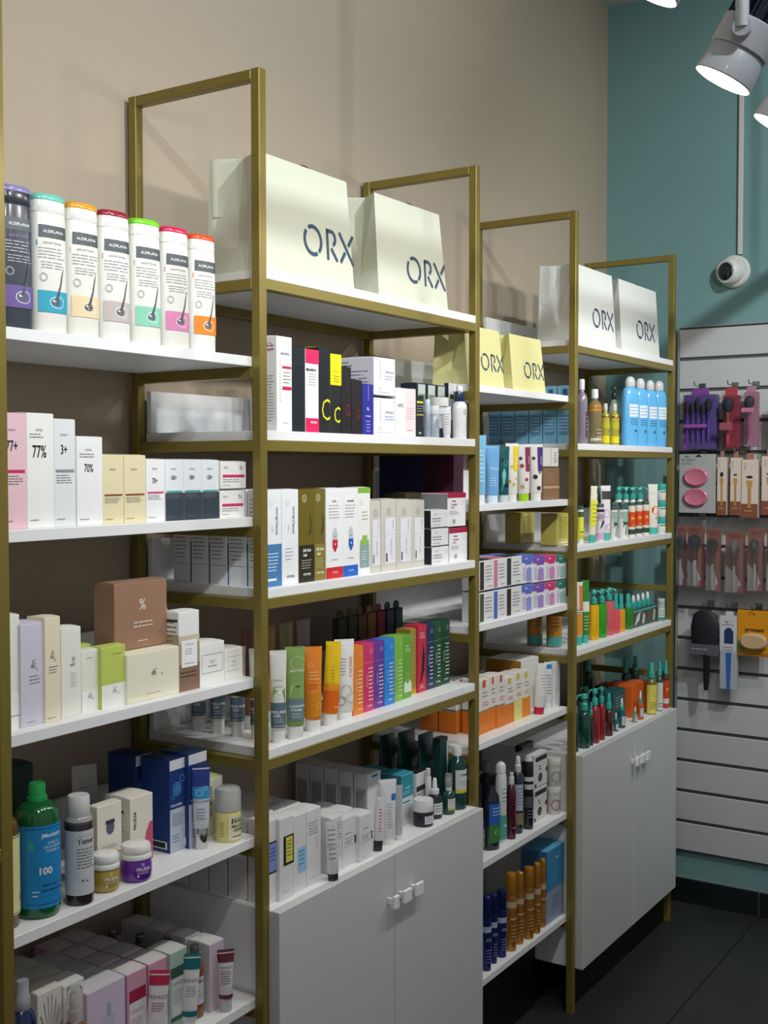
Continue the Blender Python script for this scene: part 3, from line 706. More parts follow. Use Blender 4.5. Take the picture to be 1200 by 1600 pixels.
squeeze_tube('white tube with a crimson top standing before pink cartons', (0.3415,0.0416,0.0155,0.1344), Z5, '#d9d3d4', '#e2dede', [R(.05, .82, .95, .94, '#b3264c'), T('FSINOZ', .52, .68, 9, '#7d6d73'), P_(.3, .5, .75, .62, 4, '#8a3a4e'), ('y', [(.3, .3), (.7, .3), (.7, .31), (.3, .31)], '#b3264c'), R(.6, .2, .75, .28, '#b3264c')], k=.6, crimp=plastic('#b3264c'), rz=-.75, wide=1.1, tilt=(-.08, .1))
GC = carton('sage green carton behind the teal-topped tube', (0.4080,0.0650,0.0446,0.1366), Z5, .055, '#9fb8a8', [R(.05, .66, .97, .80, '#33584e'), R(.1, .14, .95, .66, '#d4d9d4'), T('FSINOZ', .5, .58, 9, '#5a6a62'), P_(.2, .3, .85, .52, 6), R(.05, .1, .97, .16, '#33584e')], top='#d0d2ce')
squeeze_tube('white tube with a teal top in front of the sage carton', (0.4280,0.0400,0.0133,0.1342), Z5, '#dadbd8', '#d8dad8', [R(.05, .80, .95, .94, '#126a70'), T('FSINOZ', .52, .66, 8.5, '#5f6d6d'), P_(.3, .45, .75, .6, 5), R(.0, .2, 1, .27, '#126a70')], k=.6, crimp=plastic('#126a70'), rz=-.75, wide=1.1, tilt=(-.06, .06))
AMB = lambda P, l, g=None: vessel('serum_bottle', l, 'bottle', P, Z5, 1,
    [('body', cyl((0, .9), (.015, 1), (.68, 1), (.75, .85), (.78, .55)), mat('#7a4f20', rough=.12, coat=.6)), ('cap', cyl((.7805, .5), (.785, .56), (.82, .56), (.83, .5), (.87, .56), (.88, .5), (.98, .55), (1, .5)), mat('#8d9094', rough=.2, metal=.8))],
    [R(.1, .2, .9, .58, '#c9c6d2'), T('MLIN', .5, .52, 9, '#2e2a3a', bold=.04), P_(.25, .28, .75, .45, 4)], rz=-.4, group=g)
AB = AMB((0.4824,0.0697,0.0155,0.1296), 'amber bottle with ribbed silver cap and grey label')
for k in range(1, 4): clone(AB, (AB.location.x - .012 * k, AB.location.y + .058 * k, Z5), 'ribbed cap bottle in shade behind the amber one, %s back' % ('', 'first', 'second', 'third')[k], 'ribbed cap bottles in shade on the lowest left shelf')
LL = carton('tall white and lilac carton at the right end of the lowest shelf', (0.4986,0.0530,0.0401,0.1238), Z5, .052, '#cdbcca', [P_(.75, .3, .9, .7, 8, '#8a7a8a')], left=[R(0, 0, 1, 1, '#d8d4d4')], top='#e0dedc')
deep(LL, 3, .056, 'white topped lilac carton in the file behind the right end one', GS)
squeeze_tube('small white tube with a maroon top and clear cap', (0.5218,0.0470,0.0122,0.1134), Z5, '#d6d2d0', mat('#d8d8d8', rough=.2, trans=.3, coat=.3), [R(.05, .80, .95, .94, '#6a2a3a'), T('FSINOZ', .5, .72, 5.5, '#6a5a60'), P_(.25, .45, .75, .68, 6, '#5a4a50'), R(0, .225, 1, .29, '#6a2a3a')], k=.8, cap_t=.2, crimp=plastic('#6a2a3a'), wide=1.25, rz=-.75)

# ================================================================== near frame, shelf 2: slim cartons
ZS = 1.636
carton('tall white carton with red stripe and round stamp by the post', (0.6542,0.0150,0.0467,0.1780), ZS, .045, '#efeeec', [T('MEDIPEEL', .55, .82, 6.5, '#6a6e72', bold=.01), P_(.15, .3, .3, .75, 14, '#b5b8bb'), T('5+', .85, .72, 5, '#c02a44'), R(.35, .665, .95, .69, '#c02a44'), P_(.4, .5, .9, .64, 4), R(.35, .44, .95, .475, '#c8203e'), P_(.35, .08, .8, .1, 1)],
       left=[('e', .62, .89, 7, 8, 1, '#a04a5a'), P_(.2, .84, .9, .92, 2, '#a04a5a'), P_(.1, .1, .9, .6, 16, '#9a9a9c')])
carton('plain black carton left of the pink one', (0.7027,0.0150,0.0399,0.1637), ZS, .045, '#23262d', [R(.02, .8, .98, .805, '#3c414b')], rough=.3)
carton('white slim carton with hot pink ends between black ones', (0.7439,0.0150,0.0432,0.1611), ZS, .045, '#eeecec', [R(0, .83, 1, 1, '#d81f5c'), R(0, 0, 1, .175, '#d81f5c'), T('MELANON X', .42, .755, 7, '#23252a', bold=.04, sx=.8), P_(.2, .56, .85, .72, 5, '#b5a5aa'), T('MEDIPEEL', .6, .125, 5, '#f2eef0', bold=.02)], top='#c9a83a')
carton('tall black carton with a big yellow letter C', (0.7871,0.0150,0.0383,0.1685), ZS, .045, '#24262a', [T('C', .62, .28, 62, '#e2e21c', bold=-.01, sx=.75)], rough=.3, top='#c8b428')
carton('black carton with yellow upper part and yellow letter C', (0.8261,0.0150,0.0380,0.1585), ZS, .045, '#1f2124', [R(0, .61, 1, 1, '#e6e012'), T('VITA C', .55, .78, 6.5, '#6f6a18'), P_(.3, .64, .9, .74, 3, '#7a7520'), T('C', .62, .24, 46, '#e2e21c', sx=.75)], left=[R(0, 0, 1, 1, '#8a7a2a')])
carton('black carton with a dark red letter, taller of two', (0.8655,0.0150,0.0347,0.1361), ZS, .045, '#211c1e', [T('G', .62, .36, 34, '#7a2030', sx=.75)], left=[R(0, 0, 1, 1, '#37181c')])
carton('black carton with a dark red letter, shorter of two', (0.9016,0.0150,0.0379,0.1118), ZS, .045, '#211c1e', [T('G', .62, .38, 30, '#7a2030', sx=.75)], left=[R(0, 0, 1, 1, '#37181c')])
carton('royal blue slim carton beside stacked white ones', (0.9417,0.0150,0.0413,0.1056), ZS, .045, '#2a2c92', [R(.5, .68, .53, .98, '#b8bce8'), T('n.', .5, .53, 13, '#e6e8f8', bold=.02), T('VITAMIN', .5, .37, 5, '#d6daf4', bold=.02), P_(.3, .05, .7, .3, 4, '#9aa0dc')])
BW = (0.9847,0.0150,0.0838,0.1648)
def nb(l, z, h): return carton(l, (BW[0], BW[1], BW[2], h), z, .10, '#e4e4ea', [R(.28, .38, .295, .97, '#a8aab8'), T('n.', .28, .2, 11, '#8f93b0'), T('SUPER AQUA', .72, .63, 5.5, '#6f7298', bold=.01), P_(.5, .4, .95, .55, 2, '#a0a3c0'), P_(.15, .06, .85, .1, 1, '#a0a3c0'), P_(.05, .92, .2, .95, 1), P_(.8, .9, .98, .93, 1)],
    left=[P_(.05, .75, .45, .92, 2, '#55585f'), P_(.1, .2, .9, .68, 5, '#8a8ea0')])
nb('square white carton, lower of two stacked beside the blue one', ZS, BW[3] / 2 - .003)
nb('square white carton stacked on top of its twin', ZS + BW[3] / 2 + .003, BW[3] / 2 - .003)
carton('small white and pale pink carton right of the stacked pair', (1.0708,0.0150,0.0819,0.1050), ZS, .05, '#eeeaea', [R(.48, 0, 1, 1, '#ecdada'), T('Lacto 5', .24, .66, 7, '#3a3c44', bold=.02), P_(.05, .6, .45, .63, 1, '#3a3c44'), ('e', .74, .76, 7, 8, .8, '#d8aeb4'), P_(.55, .35, .95, .62, 5, '#d0a8ae'), P_(.55, .1, .9, .16, 1, '#c05a6a')])
carton('small black carton with a yellow stripe', (1.1553,0.0150,0.0325,0.0921), ZS, .04, '#22252a', [R(.1, .82, .9, .87, '#e2dc30'), R(.05, .52, .95, .56, '#a8a030'), P_(.1, .6, .9, .78, 3, '#a8a8a0'), T('MEDI', .5, .1, 5, '#e8e8e8', bold=.03)])
BX = carton('dark little carton with a green label, nearest of the row at the back', (1.2374,0.0620,0.0401,0.1271), ZS, .045, '#2b3040', [R(.1, .5, .9, .98, '#b7bfb6'), R(.2, .62, .85, .80, '#4a7a4e'), R(.15, .2, .9, .46, '#d0d4d4')], left=[R(.1, .3, .9, .9, '#b8bcc0')])
for k in (1, 2): clone(BX, (BX.location.x + .0455 * k, BX.location.y, ZS), 'dark little carton with a green label, %s of the row at the back' % ('', 'second', 'third', 'fourth')[k], 'green label cartons at the back')
vessel('cream_jar', 'white jar standing on the frosted pots', 'jar', (1.2983,0.0345,0.0225,0.0393), ZS + .055, 1, [('body', cyl((0, .8), (.02, .84), (.45, .84), (.46, .8)), plastic('#d9dce2')), ('lid', cyl((.47, .98), (.5, 1), (.97, 1), (1, .95)), plastic('#ecebe8'))])
vessel('cream_jar', 'frosted grey pot under the white jar', 'jar', (1.2501,0.0243,0.0123,0.0728), ZS, 1, [('body', cyl((0, .92), (.02, .98), (.7, .98), (.72, .9)), clear('#b8c0cc', .2, .2)), ('lid', cyl((.73, .98), (.74, 1), (.98, 1), (1, .95)), plastic('#dfe0e2'))], [P_(.3, .3, .7, .6, 3)])
vessel('serum_bottle', 'short bottle with pale blue cap behind the striped black carton', 'bottle', (1.2246,0.0278,0.0078,0.0870), ZS, 1, [('body', cyl((0, .95), (.02, 1), (.62, 1), (.66, .85)), clear('#a8b0c4', .2, .2)), ('cap', cyl((.665, .9), (.67, .92), (.98, .92), (1, .85)), plastic('#c2d4e2'))])
squeeze_tube('tiny white tube beside the frosted pot', (1.2763,0.0158,0.0097,0.0737), ZS, '#e4e4ea', '#d8d8de', [P_(.3, .4, .7, .8, 5)], wide=1.05, rz=-.75)
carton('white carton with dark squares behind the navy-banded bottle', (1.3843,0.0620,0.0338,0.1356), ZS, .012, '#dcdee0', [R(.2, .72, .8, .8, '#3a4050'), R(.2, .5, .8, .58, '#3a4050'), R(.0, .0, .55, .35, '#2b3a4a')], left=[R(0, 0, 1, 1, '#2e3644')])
vessel('lotion_bottle', 'white bottle with a navy neck band and white cap', 'bottle', (1.3836,0.0315,0.0236,0.1271), ZS, .7,
    [('body', [(0, .86), (.02, .92), (.35, .95), (.55, 1.0), (.63, .95), (.68, .75), (.70, .62)], plastic('#e8e8ea')), ('neck_band', [(.7005, .60), (.705, .62), (.885, .60), (.89, .58)], plastic('#1d2f55')), ('cap', [(.8905, .44), (.9, .46), (.98, .42), (1, .3)], plastic('#e8e8e8'))],
    [P_(.55, .2, .85, .6, 8, '#3a4a6a'), ('e', .45, .5, 4, 6, 1, '#2a3a5c')])
carton('black carton far back by the near frame post', (0.8807,0.2000,0.0441,0.1359), ZS, .06, '#1b1e26', left=[P_(.15, .1, .9, .7, 14, '#4a4d58'), R(.0, .82, 1, .825, '#4a4d58')])

# ================================================================== near frame, shelf 3
ZT = 1.345
def hyal(l, P, blue):
    return carton(l, P, ZT, .044, '#ecedf0', [('e', .32, .86, 4.5, 5, .7, '#a9b0b8'), T('HYALURonic', .68, .68, 9.5, '#3f5068', rot=90, bold=.01), T('ACID', .38, .60, 4.5, '#8a94a0', rot=90)] + ([R(0, 0, 1, .44, '#4a7fb4'), P_(.1, .15, .8, .36, 6, '#d5e2ee'), R(.08, .06, .65, .085, '#e8eef4')] if blue else [P_(.2, .25, .7, .4, 4, '#b8bcc4'), T('PETITFEE', .5, .085, 6, '#6a6e78', bold=.02)]),
        left=[P_(.12, .25, .9, .92, 16, '#8f9296'), R(.1, .2, .9, .205, '#6f7276')])
HB = hyal('white carton with blue lower half beside the post', (0.6263,0.0200,0.0465,0.1809), True)
deep(HB, 4, .047, 'grey-sided carton in the file seen through the near frame', 'file of cartons seen from the side')
hyal('plain white carton with vertical blue lettering', (0.6741,0.0200,0.0521,0.1809), False)
def gold24(l, P, c1, c2): return carton(l, P, ZT, .05, c1, [R(0, 0, 1, .40, c2), ('e', .34, .905, 7, 7.5, 1.2, '#d8d2a0'), ('e', .34, .905, 3.5, 4, 1, '#d8d2a0'), ('y', [(.6, .5), (.75, .62), (.7, .75), (.85, .66), (.8, .52)], '#4c4a20'), T('24K Gold', .5, .345, 7.5, '#e8e6d8', bold=.04, sx=.85), T('Snail', .38, .295, 7.5, '#e8e6d8', bold=.04, sx=.85), P_(.15, .14, .85, .25, 4, '#b8b49a'), T('PETITFEE', .5, .085, 6, '#e8e6d8', bold=.03)], rough=.25)
gold24('bronze carton with black lower part', (0.7281,0.0200,0.0489,0.1804), '#6e601f', '#2e2b22')
gold24('plain bronze and olive carton right of the black-bottomed one', (0.7777,0.0200,0.0368,0.1809), '#73662a', '#8a7c34')
def caps(l, P, c): return carton(l, P, ZT, .045, '#eeeeee', [R(0, 0, 1, .125, c), T('PETITFEE', .55, .065, 4.6, '#f4eef0'), T('AZULENE' if c[1] == '2' else 'AZUL', .5, .86, 5.5, '#4a4e56', bold=.02), P_(.15, .66, .9, .83, 5, '#b5b8bc'), R(.385, .40, .675, .52, '#c3c9d2'), ('e', .53, .52, 5.2, 8, 0, '#c3c9d2'), R(.38, .34, .68, .43, c), ('e', .53, .34, 5.2, 8, 0, c), T('AX', .53, .465, 5, '#4a4e56'), ('e', .53, .38, 2, 2, 0, '#f0f0f0'), P_(.3, .2, .75, .22, 1)])
caps('white carton with a red capsule and red bottom band', (0.8173,0.0200,0.0580,0.1809), '#cc2630')
caps('white carton with a blue capsule and blue bottom band', (0.8760,0.0200,0.0544,0.1801), '#2463c0')
carton('white carton with green top and bottle picture', (0.9311,0.0200,0.0465,0.1810), ZT, .045, '#eeeeea', [R(0, .94, 1, 1, '#7fb83a'), ('e', .28, .83, 5, 5.5, .7, '#9cae86'), P_(.3, .62, .8, .74, 3, '#a5b88a'), R(.15, .08, .88, .34, '#8fa8a8'), R(.18, .34, .85, .40, '#8fbf5a'), R(.34, .40, .72, .45, '#8fbf5a'), P_(.28, .16, .75, .28, 4, '#dfe6e6'), T('PETITFEE', .5, .11, 3.6, '#eef2f2')])
def beige(l, P, sm): return carton(l, P, ZT, .045, '#cfc9c0', [('e', .5, .83, 7, 8, .8, '#8f8b84'), ('e', .5, .83, 4, 5, .6, '#8f8b84'), R(.24, .1, .97, .74, '#e6e6ea'), R(.24, .50, .97, .503, '#b8b8c0'), P_(.75, .55, .85, .72, 5, '#3a3c42'), T('FOOT CREAM', .66, .33, 5.6, '#4a4a50', rot=90), R(.3, .13, .4, .25, sm)])
beige('beige slim carton, half hidden, with a blue mark', (0.9752,0.0200,0.0416,0.1520), '#5a5a78')
beige('beige slim carton with a plum mark', (1.0200,0.0200,0.0593,0.1547), '#7a3a5c')
beige('beige slim carton with a violet mark', (1.0818,0.0200,0.0601,0.1523), '#6a5a8a')
beige('beige slim carton with an olive mark, rightmost of four', (1.1427,0.0200,0.0571,0.1500), '#8a7a3a')
carton('dark olive carton behind the beige ones', (1.2149,0.0800,0.0725,0.1638), ZT, .06, '#3a3622')
SQ = (1.2306,0.0200,0.0786,0.1275)
for k, l in enumerate(('low white carton at the bottom of the stack of three', 'low white carton in the middle of the stack of three', 'low white carton on top of the stack of three')):
    hh = SQ[3] / 3
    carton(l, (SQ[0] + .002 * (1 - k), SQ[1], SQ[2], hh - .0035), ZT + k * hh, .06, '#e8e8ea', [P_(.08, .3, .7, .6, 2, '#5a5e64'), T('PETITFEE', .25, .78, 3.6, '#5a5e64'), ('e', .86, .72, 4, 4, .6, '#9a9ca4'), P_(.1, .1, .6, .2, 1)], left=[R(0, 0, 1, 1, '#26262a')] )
RB = (1.3053,0.0200,0.0883,0.1665)
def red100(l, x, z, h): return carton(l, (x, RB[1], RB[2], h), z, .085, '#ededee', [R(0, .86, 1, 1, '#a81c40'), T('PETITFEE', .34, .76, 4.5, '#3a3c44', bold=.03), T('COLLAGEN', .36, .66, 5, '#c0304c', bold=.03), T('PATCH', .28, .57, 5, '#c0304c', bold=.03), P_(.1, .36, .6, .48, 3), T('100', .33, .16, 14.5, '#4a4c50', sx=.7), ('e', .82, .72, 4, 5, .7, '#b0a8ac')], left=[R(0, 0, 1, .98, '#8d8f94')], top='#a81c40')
red100('white carton with red top reading 100, lower of two', RB[0] + .008, ZT, RB[3] / 2 - .004)
red100('white carton with red top reading 100, stacked upper one', RB[0], ZT + RB[3] / 2, RB[3] / 2 - .004)

# ================================================================== near frame, shelf 4: rainbow row
ZU = 1.047
def tag_tube(pr): return pr
PG = squeeze_tube('white tube with green cat print and slate label beside the post', (0.6649,0.0235,0.0149,0.1754), ZU, '#dfe2d8', '#e6e6e2',
    [('y', [(.2, .55), (.22, .50), (.25, .42), (.78, .42), (.80, .52), (.76, .60), (.68, .57), (.4, .57), (.3, .61)], '#86a84a'), ('e', .55, .545, 4, 2.2, 0, '#f0f2ea'), R(.12, .17, .88, .44, '#5d7482'), P_(.3, .58, .7, .72, 2, '#b8beb0'), T('PEELING', .5, .34, 7, '#e6ecf0', bold=.02), T('GEL', .42, .30, 7, '#e6ecf0', bold=.02), P_(.3, .22, .7, .27, 2, '#c8d2d8'), T('PRETTYSKIN', .55, .19, 3.6, '#e6ecf0')], rz=-.75, wide=1.1)
deep(PG, 4, .05, 'white tube in the file behind the cat print tube, seen through the frame', 'file of white tubes')
squeeze_tube('sage green tube with a slate label', (0.7117,0.0186,0.0175,0.1771), ZU, '#86a35c', '#e6e6e2',
    [('e', .6, .82, 12, 13, .8, '#cfdcb8'), T('JEJU CICA', .58, .74, 5.5, '#e6eeda', bold=.02), ('y', [(.3, .56), (.4, .60), (.62, .60), (.72, .56), (.78, .44), (.26, .44)], '#a3bf72'), ('e', .58, .575, 4, 2, 0, '#4f6a34'), R(.2, .20, .90, .44, '#71868c'), T('CLEANSING', .6, .36, 6, '#e6ecf0', bold=.02), T('FOAM', .5, .32, 6, '#e6ecf0', bold=.02), P_(.35, .23, .75, .29, 2, '#c8d2d8')], rz=-.75, wide=1.1)
squeeze_tube('orange tube with a glossy amber lower part', (0.7816,0.0276,0.0170,0.1674), ZU, '#e8862a', '#e8e6e2', [R(.0, .17, 1, .45, '#d98a1e'), ('e', .42, .78, 4, 4.5, .7, '#f6cf9a'), P_(.35, .6, .75, .72, 3, '#f2c58a'), P_(.3, .5, .7, .57, 2, '#b8641a'), ('e', .72, .3, 5, 6, .8, '#f2cf7a')], rz=-.75, wide=1.1)
squeeze_tube('twisted yellow and orange tube leaning right', (0.8439,0.0311,0.0166,0.1694), ZU, '#ecc514', '#ececea', [R(0, .15, 1, .42, '#e06a10'), R(0, .42, 1, .50, '#e6951a'), P_(.45, .5, .6, .72, 6, '#c89a20'), P_(.6, .2, .85, .24, 1, '#f2d0a0')], rz=-.75, wide=.95, tilt=(0, .05))
squeeze_tube('white tube with orange lettering and egg print', (0.9054,0.0380,0.0193,0.1659), ZU, '#e9e8e6', '#eeeeec', [T('cocoon', .68, .66, 14, '#d8682c', rot=90), P_(.35, .55, .55, .78, 6, '#a8a8a8'), ('e', .5, .36, 11, 13, 0, '#c2c0be'), ('e', .72, .28, 9, 11, 0, '#cfcdca'), ('e', .32, .24, 9, 10, 0, '#b8b6b4')], rz=-.75, wide=1.08, cap_t=.1)
def slim(l, P, c, top=None, pr=None, txt='#f0ece8', d=.04):
    return carton(l, P, ZU, d, c, pr or [('e', .7, .88, 4, 4.5, .6, txt), R(.06, .72, .94, .722, txt), T('PRETTYSKIN', .3, .45, 4.6, txt, rot=90), P_(.45, .14, .9, .66, 9, txt), T('PETITFEE', .55, .08, 4.4, txt, bold=.03)], top=top or c, rough=.32)
slim('orange slim carton after the white tube', (0.9345,0.0348,0.0389,0.1447), '#e8842c')
slim('raspberry pink slim carton beside the orange', (0.9755,0.0357,0.0392,0.1459), '#cf3a6c')
slim('violet slim carton between pink and blue', (1.0187,0.0378,0.0411,0.1446), '#6a3f9c')
slim('sky blue slim carton beside the green ones', (1.0568,0.0353,0.0405,0.1445), '#2f86d8')
slim('apple green slim carton, plain', (1.1046,0.0394,0.0357,0.1454), '#80b848')
slim('green slim carton with a white wave print', (1.1451,0.0418,0.0340,0.1427), '#6aa83c', pr=[T('PETIT', .5, .83, 4.5, '#f0f4ea', bold=.04), P_(.2, .74, .9, .8, 2, '#e6eeda'), ('e', .5, .35, 6, 8, .7, '#d2e6b8'), ('y', [(.05, .1), (.05, .24), (.3, .28), (.5, .22), (.75, .30), (.97, .24), (.97, .1)], '#d8e8d0')])
slim('olive gold slim carton, mostly hidden', (1.2052,0.0561,0.0261,0.1503), '#a08a3e', pr=[R(0, 0, 1, .08, '#d0a020'), P_(.4, .3, .8, .9, 10, '#c8b878')])
slim('red slim carton with a black brush print', (1.2233,0.0507,0.0375,0.1560), '#c42f4a', pr=[('y', [(.6, .72), (.8, .55), (.7, .3), (.3, .15), (.15, .12), (.4, .3), (.5, .5)], '#1c1a1e'), P_(.2, .8, .8, .9, 3, '#f0dce0'), P_(.2, .06, .7, .12, 2, '#f0dce0')])
slim('navy slim carton beside the red one', (1.2653,0.0529,0.0337,0.1551), '#2a3158')
slim('dark green slim carton, left of two', (1.3010,0.0535,0.0344,0.1549), '#22503a')
slim('dark green slim carton at the right end of the rainbow row', (1.3403,0.0558,0.0402,0.1554), '#1f4a36')
# shaded tubes and tagged sleeves behind the row
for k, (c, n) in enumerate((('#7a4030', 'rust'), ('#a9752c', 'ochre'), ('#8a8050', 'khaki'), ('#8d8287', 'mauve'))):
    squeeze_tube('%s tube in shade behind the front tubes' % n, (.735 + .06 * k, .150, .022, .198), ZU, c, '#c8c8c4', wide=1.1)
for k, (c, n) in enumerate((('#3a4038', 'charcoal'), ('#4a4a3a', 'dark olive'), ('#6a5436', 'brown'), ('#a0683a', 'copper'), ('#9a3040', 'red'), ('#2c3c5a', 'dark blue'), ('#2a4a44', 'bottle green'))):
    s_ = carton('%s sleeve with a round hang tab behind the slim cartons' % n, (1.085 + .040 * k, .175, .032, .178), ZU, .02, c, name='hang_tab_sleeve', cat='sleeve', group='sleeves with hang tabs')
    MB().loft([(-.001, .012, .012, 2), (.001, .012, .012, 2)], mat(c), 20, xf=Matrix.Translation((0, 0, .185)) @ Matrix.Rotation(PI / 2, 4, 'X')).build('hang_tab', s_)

# ================================================================== near cabinet top
ZV = .746
def wc(l, P, pr, d=.045, **k): return carton(l, P, ZV, d, '#dcdcdc', [P_(.2, .08, .75, .1, 1, '#9a9a9a')] + pr, **k)
GQ = 'white cartons queued in shade on the near cabinet'
w1 = wc('white carton with a blue label beside the post', (0.6225,0.0199,0.0336,0.1584), [R(.1, .36, 1, .74, '#22242c'), R(.1, .38, .96, .72, '#8296d0'), P_(.25, .5, .85, .68, 4, '#38406a')])
w2 = wc('white carton with a yellow label', (0.6521,0.0122,0.0445,0.1569), [R(.28, .41, 1, .77, '#22242c'), R(.45, .44, .92, .75, '#d8d25a'), P_(.52, .5, .85, .72, 5, '#5a5620')])
w3 = wc('white carton with a light blue label', (0.7019,0.0157,0.0399,0.1498), [R(.3, .24, 1, .56, '#93c4e2'), P_(.4, .32, .85, .54, 4, '#3a6a8a')])
w4 = wc('white carton with a swirl line print', (0.7439,0.0161,0.0476,0.1489), [P_(.15, .66, .85, .85, 5, '#9a9aa0'), ('e', .72, .62, 5, 22, .7, '#8a8a90')])
for k, q in enumerate((w1, w2, w3, w4)):
    deep(q, 4, .049, 'white carton queued in file %s behind the labelled ones' % ('one', 'two', 'three', 'four')[k], GQ)
squeeze_tube('small grey-white tube with a black cap in front of the cartons', (0.8048,0.0140,0.0122,0.1186), ZV, '#d4d4da', '#1a1c20', [P_(.3, .35, .75, .9, 7, '#8a8a92'), R(.1, .58, .9, .585, '#6a6a70')], wide=1.0, cap_t=.12, tilt=(0, -.04), rz=-.75)
wc('narrow white carton right of the small tube', (0.8272,0.0160,0.0384,0.1130), [P_(.1, .6, .9, .92, 6, '#8a8a90'), ('e', .85, .45, 6, 22, .7, '#8a8a90')])
w5 = wc('white carton with an outlined label, left of two', (0.8704,0.0183,0.0498,0.1003), [T('The Mucin', .4, .68, 5, '#4a4a50'), R(.1, .42, .92, .425, '#3a3a40'), R(.1, .57, .92, .575, '#3a3a40'), R(.86, .42, .95, .58, '#22242a'), P_(.15, .46, .7, .54, 2)])
w6 = wc('white carton with an outlined label, right of two', (0.9178,0.0075,0.0476,0.0971), [T('The Mucin', .45, .70, 5, '#4a4a50'), R(.1, .42, .92, .425, '#3a3a40'), R(.1, .57, .92, .575, '#3a3a40'), R(.90, .42, .98, .58, '#22242a'), P_(.15, .46, .7, .54, 2)])
for k, q in enumerate((w5, w6)): deep(q, 2, .049, 'white carton in the %s queue behind the outlined label pair' % ('left', 'right')[k], GQ)
squeeze_tube('white tube with pink lettering on a black cap', (1.0039,0.0194,0.0114,0.1166), ZV, '#d9d7d8', '#202226', [P_(.45, .35, .65, .8, 8, '#b05a70')], wide=.85, cap_t=.2, tilt=(0, .05), rz=-.75)
squeeze_tube('large white tube with a blue square', (1.0553,0.0275,0.0180,0.1422), ZV, '#dcdcde', '#e2e2e2', [R(.62, .68, .85, .78, '#2f6cc0'), P_(.45, .25, .7, .65, 9, '#a8aab0')], wide=1.12, cap_t=.1, rz=-.75)
squeeze_tube('frosted clear tube behind the blue square tube', (1.0911,0.0209,0.0081,0.1219), ZV, mat('#cfd3d6', rough=.25, trans=.35), '#d8dadc', [P_(.4, .3, .6, .8, 7, '#9a9ca0')], wide=1.1, cap_t=.1, rz=-.75)
TB = carton('tall grey-white carton with a small blue square, front of its file', (1.0861,0.1000,0.0545,0.1335), ZV, .038, '#d6d6d4', [R(.3, .93, .75, .97, '#3a70b4'), P_(.6, .3, .9, .7, 10, '#9a9a9a')], left=[R(.15, .25, .9, .75, '#a8a8a6'), P_(.2, .3, .85, .7, 10, '#77777a')])
deep(TB, 4, .041, 'tall grey carton further back in the file above the queued cartons', 'file of tall grey cartons')
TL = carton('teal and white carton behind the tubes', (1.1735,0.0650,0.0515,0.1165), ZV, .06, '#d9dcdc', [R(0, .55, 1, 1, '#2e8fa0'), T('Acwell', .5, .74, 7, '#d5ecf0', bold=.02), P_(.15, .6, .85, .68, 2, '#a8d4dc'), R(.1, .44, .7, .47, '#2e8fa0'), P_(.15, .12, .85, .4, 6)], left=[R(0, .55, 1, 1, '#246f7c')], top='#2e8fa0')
clone(TL, (TL.location.x - .004, TL.location.y + .066, ZV), 'teal topped carton in shade behind the teal and white one')
carton('small white and black carton behind the jar', (1.2559,0.0750,0.0551,0.1017), ZV, .042, '#d8d8d8', [R(0, 0, 1, .35, '#2a2c30'), R(.0, .58, 1, .7, '#2a2c30'), P_(.1, .4, .8, .55, 2)], top='#1e2024')
vessel('cream_jar', 'black jar with a white lid on the near cabinet', 'jar', (1.2149,0.0318,0.0236,0.0603), ZV, 1, [('body', cyl((0, .9), (.03, .98), (.52, .98), (.56, .92)), plastic('#20222a', .2)), ('lid', cyl((.565, .98), (.58, 1), (.94, 1), (1, .94)), plastic('#dfe0e0'))], [R(.38, .12, .82, .42, '#d4d6d8'), P_(.42, .16, .78, .4, 3, '#3a3c44')], rz=-.5)
def dropper(l, P, c, z, lab='#d6d8da', capc='#e2e2e2', bulb='#e6e6e6', group=None, n='dropper_bottle', pr=None):
    return vessel(n, l, 'bottle', P, z, 1, [('body', cyl((0, .9), (.02, 1), (.50, 1), (.57, .85), (.60, .5)), mat(c, rough=.15, coat=.5)), ('cap', cyl((.6005, .55), (.605, .6), (.72, .6), (.73, .5)), plastic(capc)), ('dropper_bulb', cyl((.731, .3), (.74, .34), (.90, .3), (.97, .24), (1, .12)), plastic(bulb))],
        pr or [R(.3, .12, .85, .40, lab), P_(.36, .16, .8, .37, 3, '#3a3c44')], rz=-.5, group=group, n=20)
dropper('dark dropper bottle with a white bulb behind the black jar', (1.2777,0.0381,0.0178,0.0944), '#22262e', ZV)
vessel('pump_bottle', 'small green bottle with a clear capped pump', 'bottle', (1.3102,0.0270,0.0156,0.0954), ZV, 1, [('body', cyl((0, .92), (.02, 1), (.45, 1), (.54, .85), (.58, .55)), mat('#1a4a44', rough=.15, coat=.5)), ('pump', cyl((.585, .5), (.75, .5), (.76, .3), (.9, .3)), plastic('#d8dcdc')), ('clear_cap', cyl((.68, .56), (.685, .58), (.97, .56), (1, .45)), mat('#d8dadc', rough=.1, trans=.8))], [R(.3, .12, .9, .40, '#d0d4cc'), R(.3, .12, .9, .18, '#b8c04a'), P_(.36, .2, .85, .38, 3)], rz=-.5)
vessel('toner_bottle', 'tall dark green bottle with white label and white cap', 'bottle', (1.4016,0.0325,0.0226,0.1466), ZV, 1, [('body', cyl((0, .92), (.015, 1), (.72, 1), (.80, .88), (.85, .5), (.88, .42)), mat('#123a38', rough=.15, coat=.6)), ('cap', cyl((.872, .46), (.875, .5), (.98, .5), (1, .45)), plastic('#dcdedc'))], [R(.25, .32, .98, .66, '#cfd2d0'), R(.25, .28, .98, .34, '#c8c43a'), T('Cicalli', .58, .58, 9, '#2a3430', bold=.03), P_(.4, .38, .9, .5, 4)], rz=-.45)
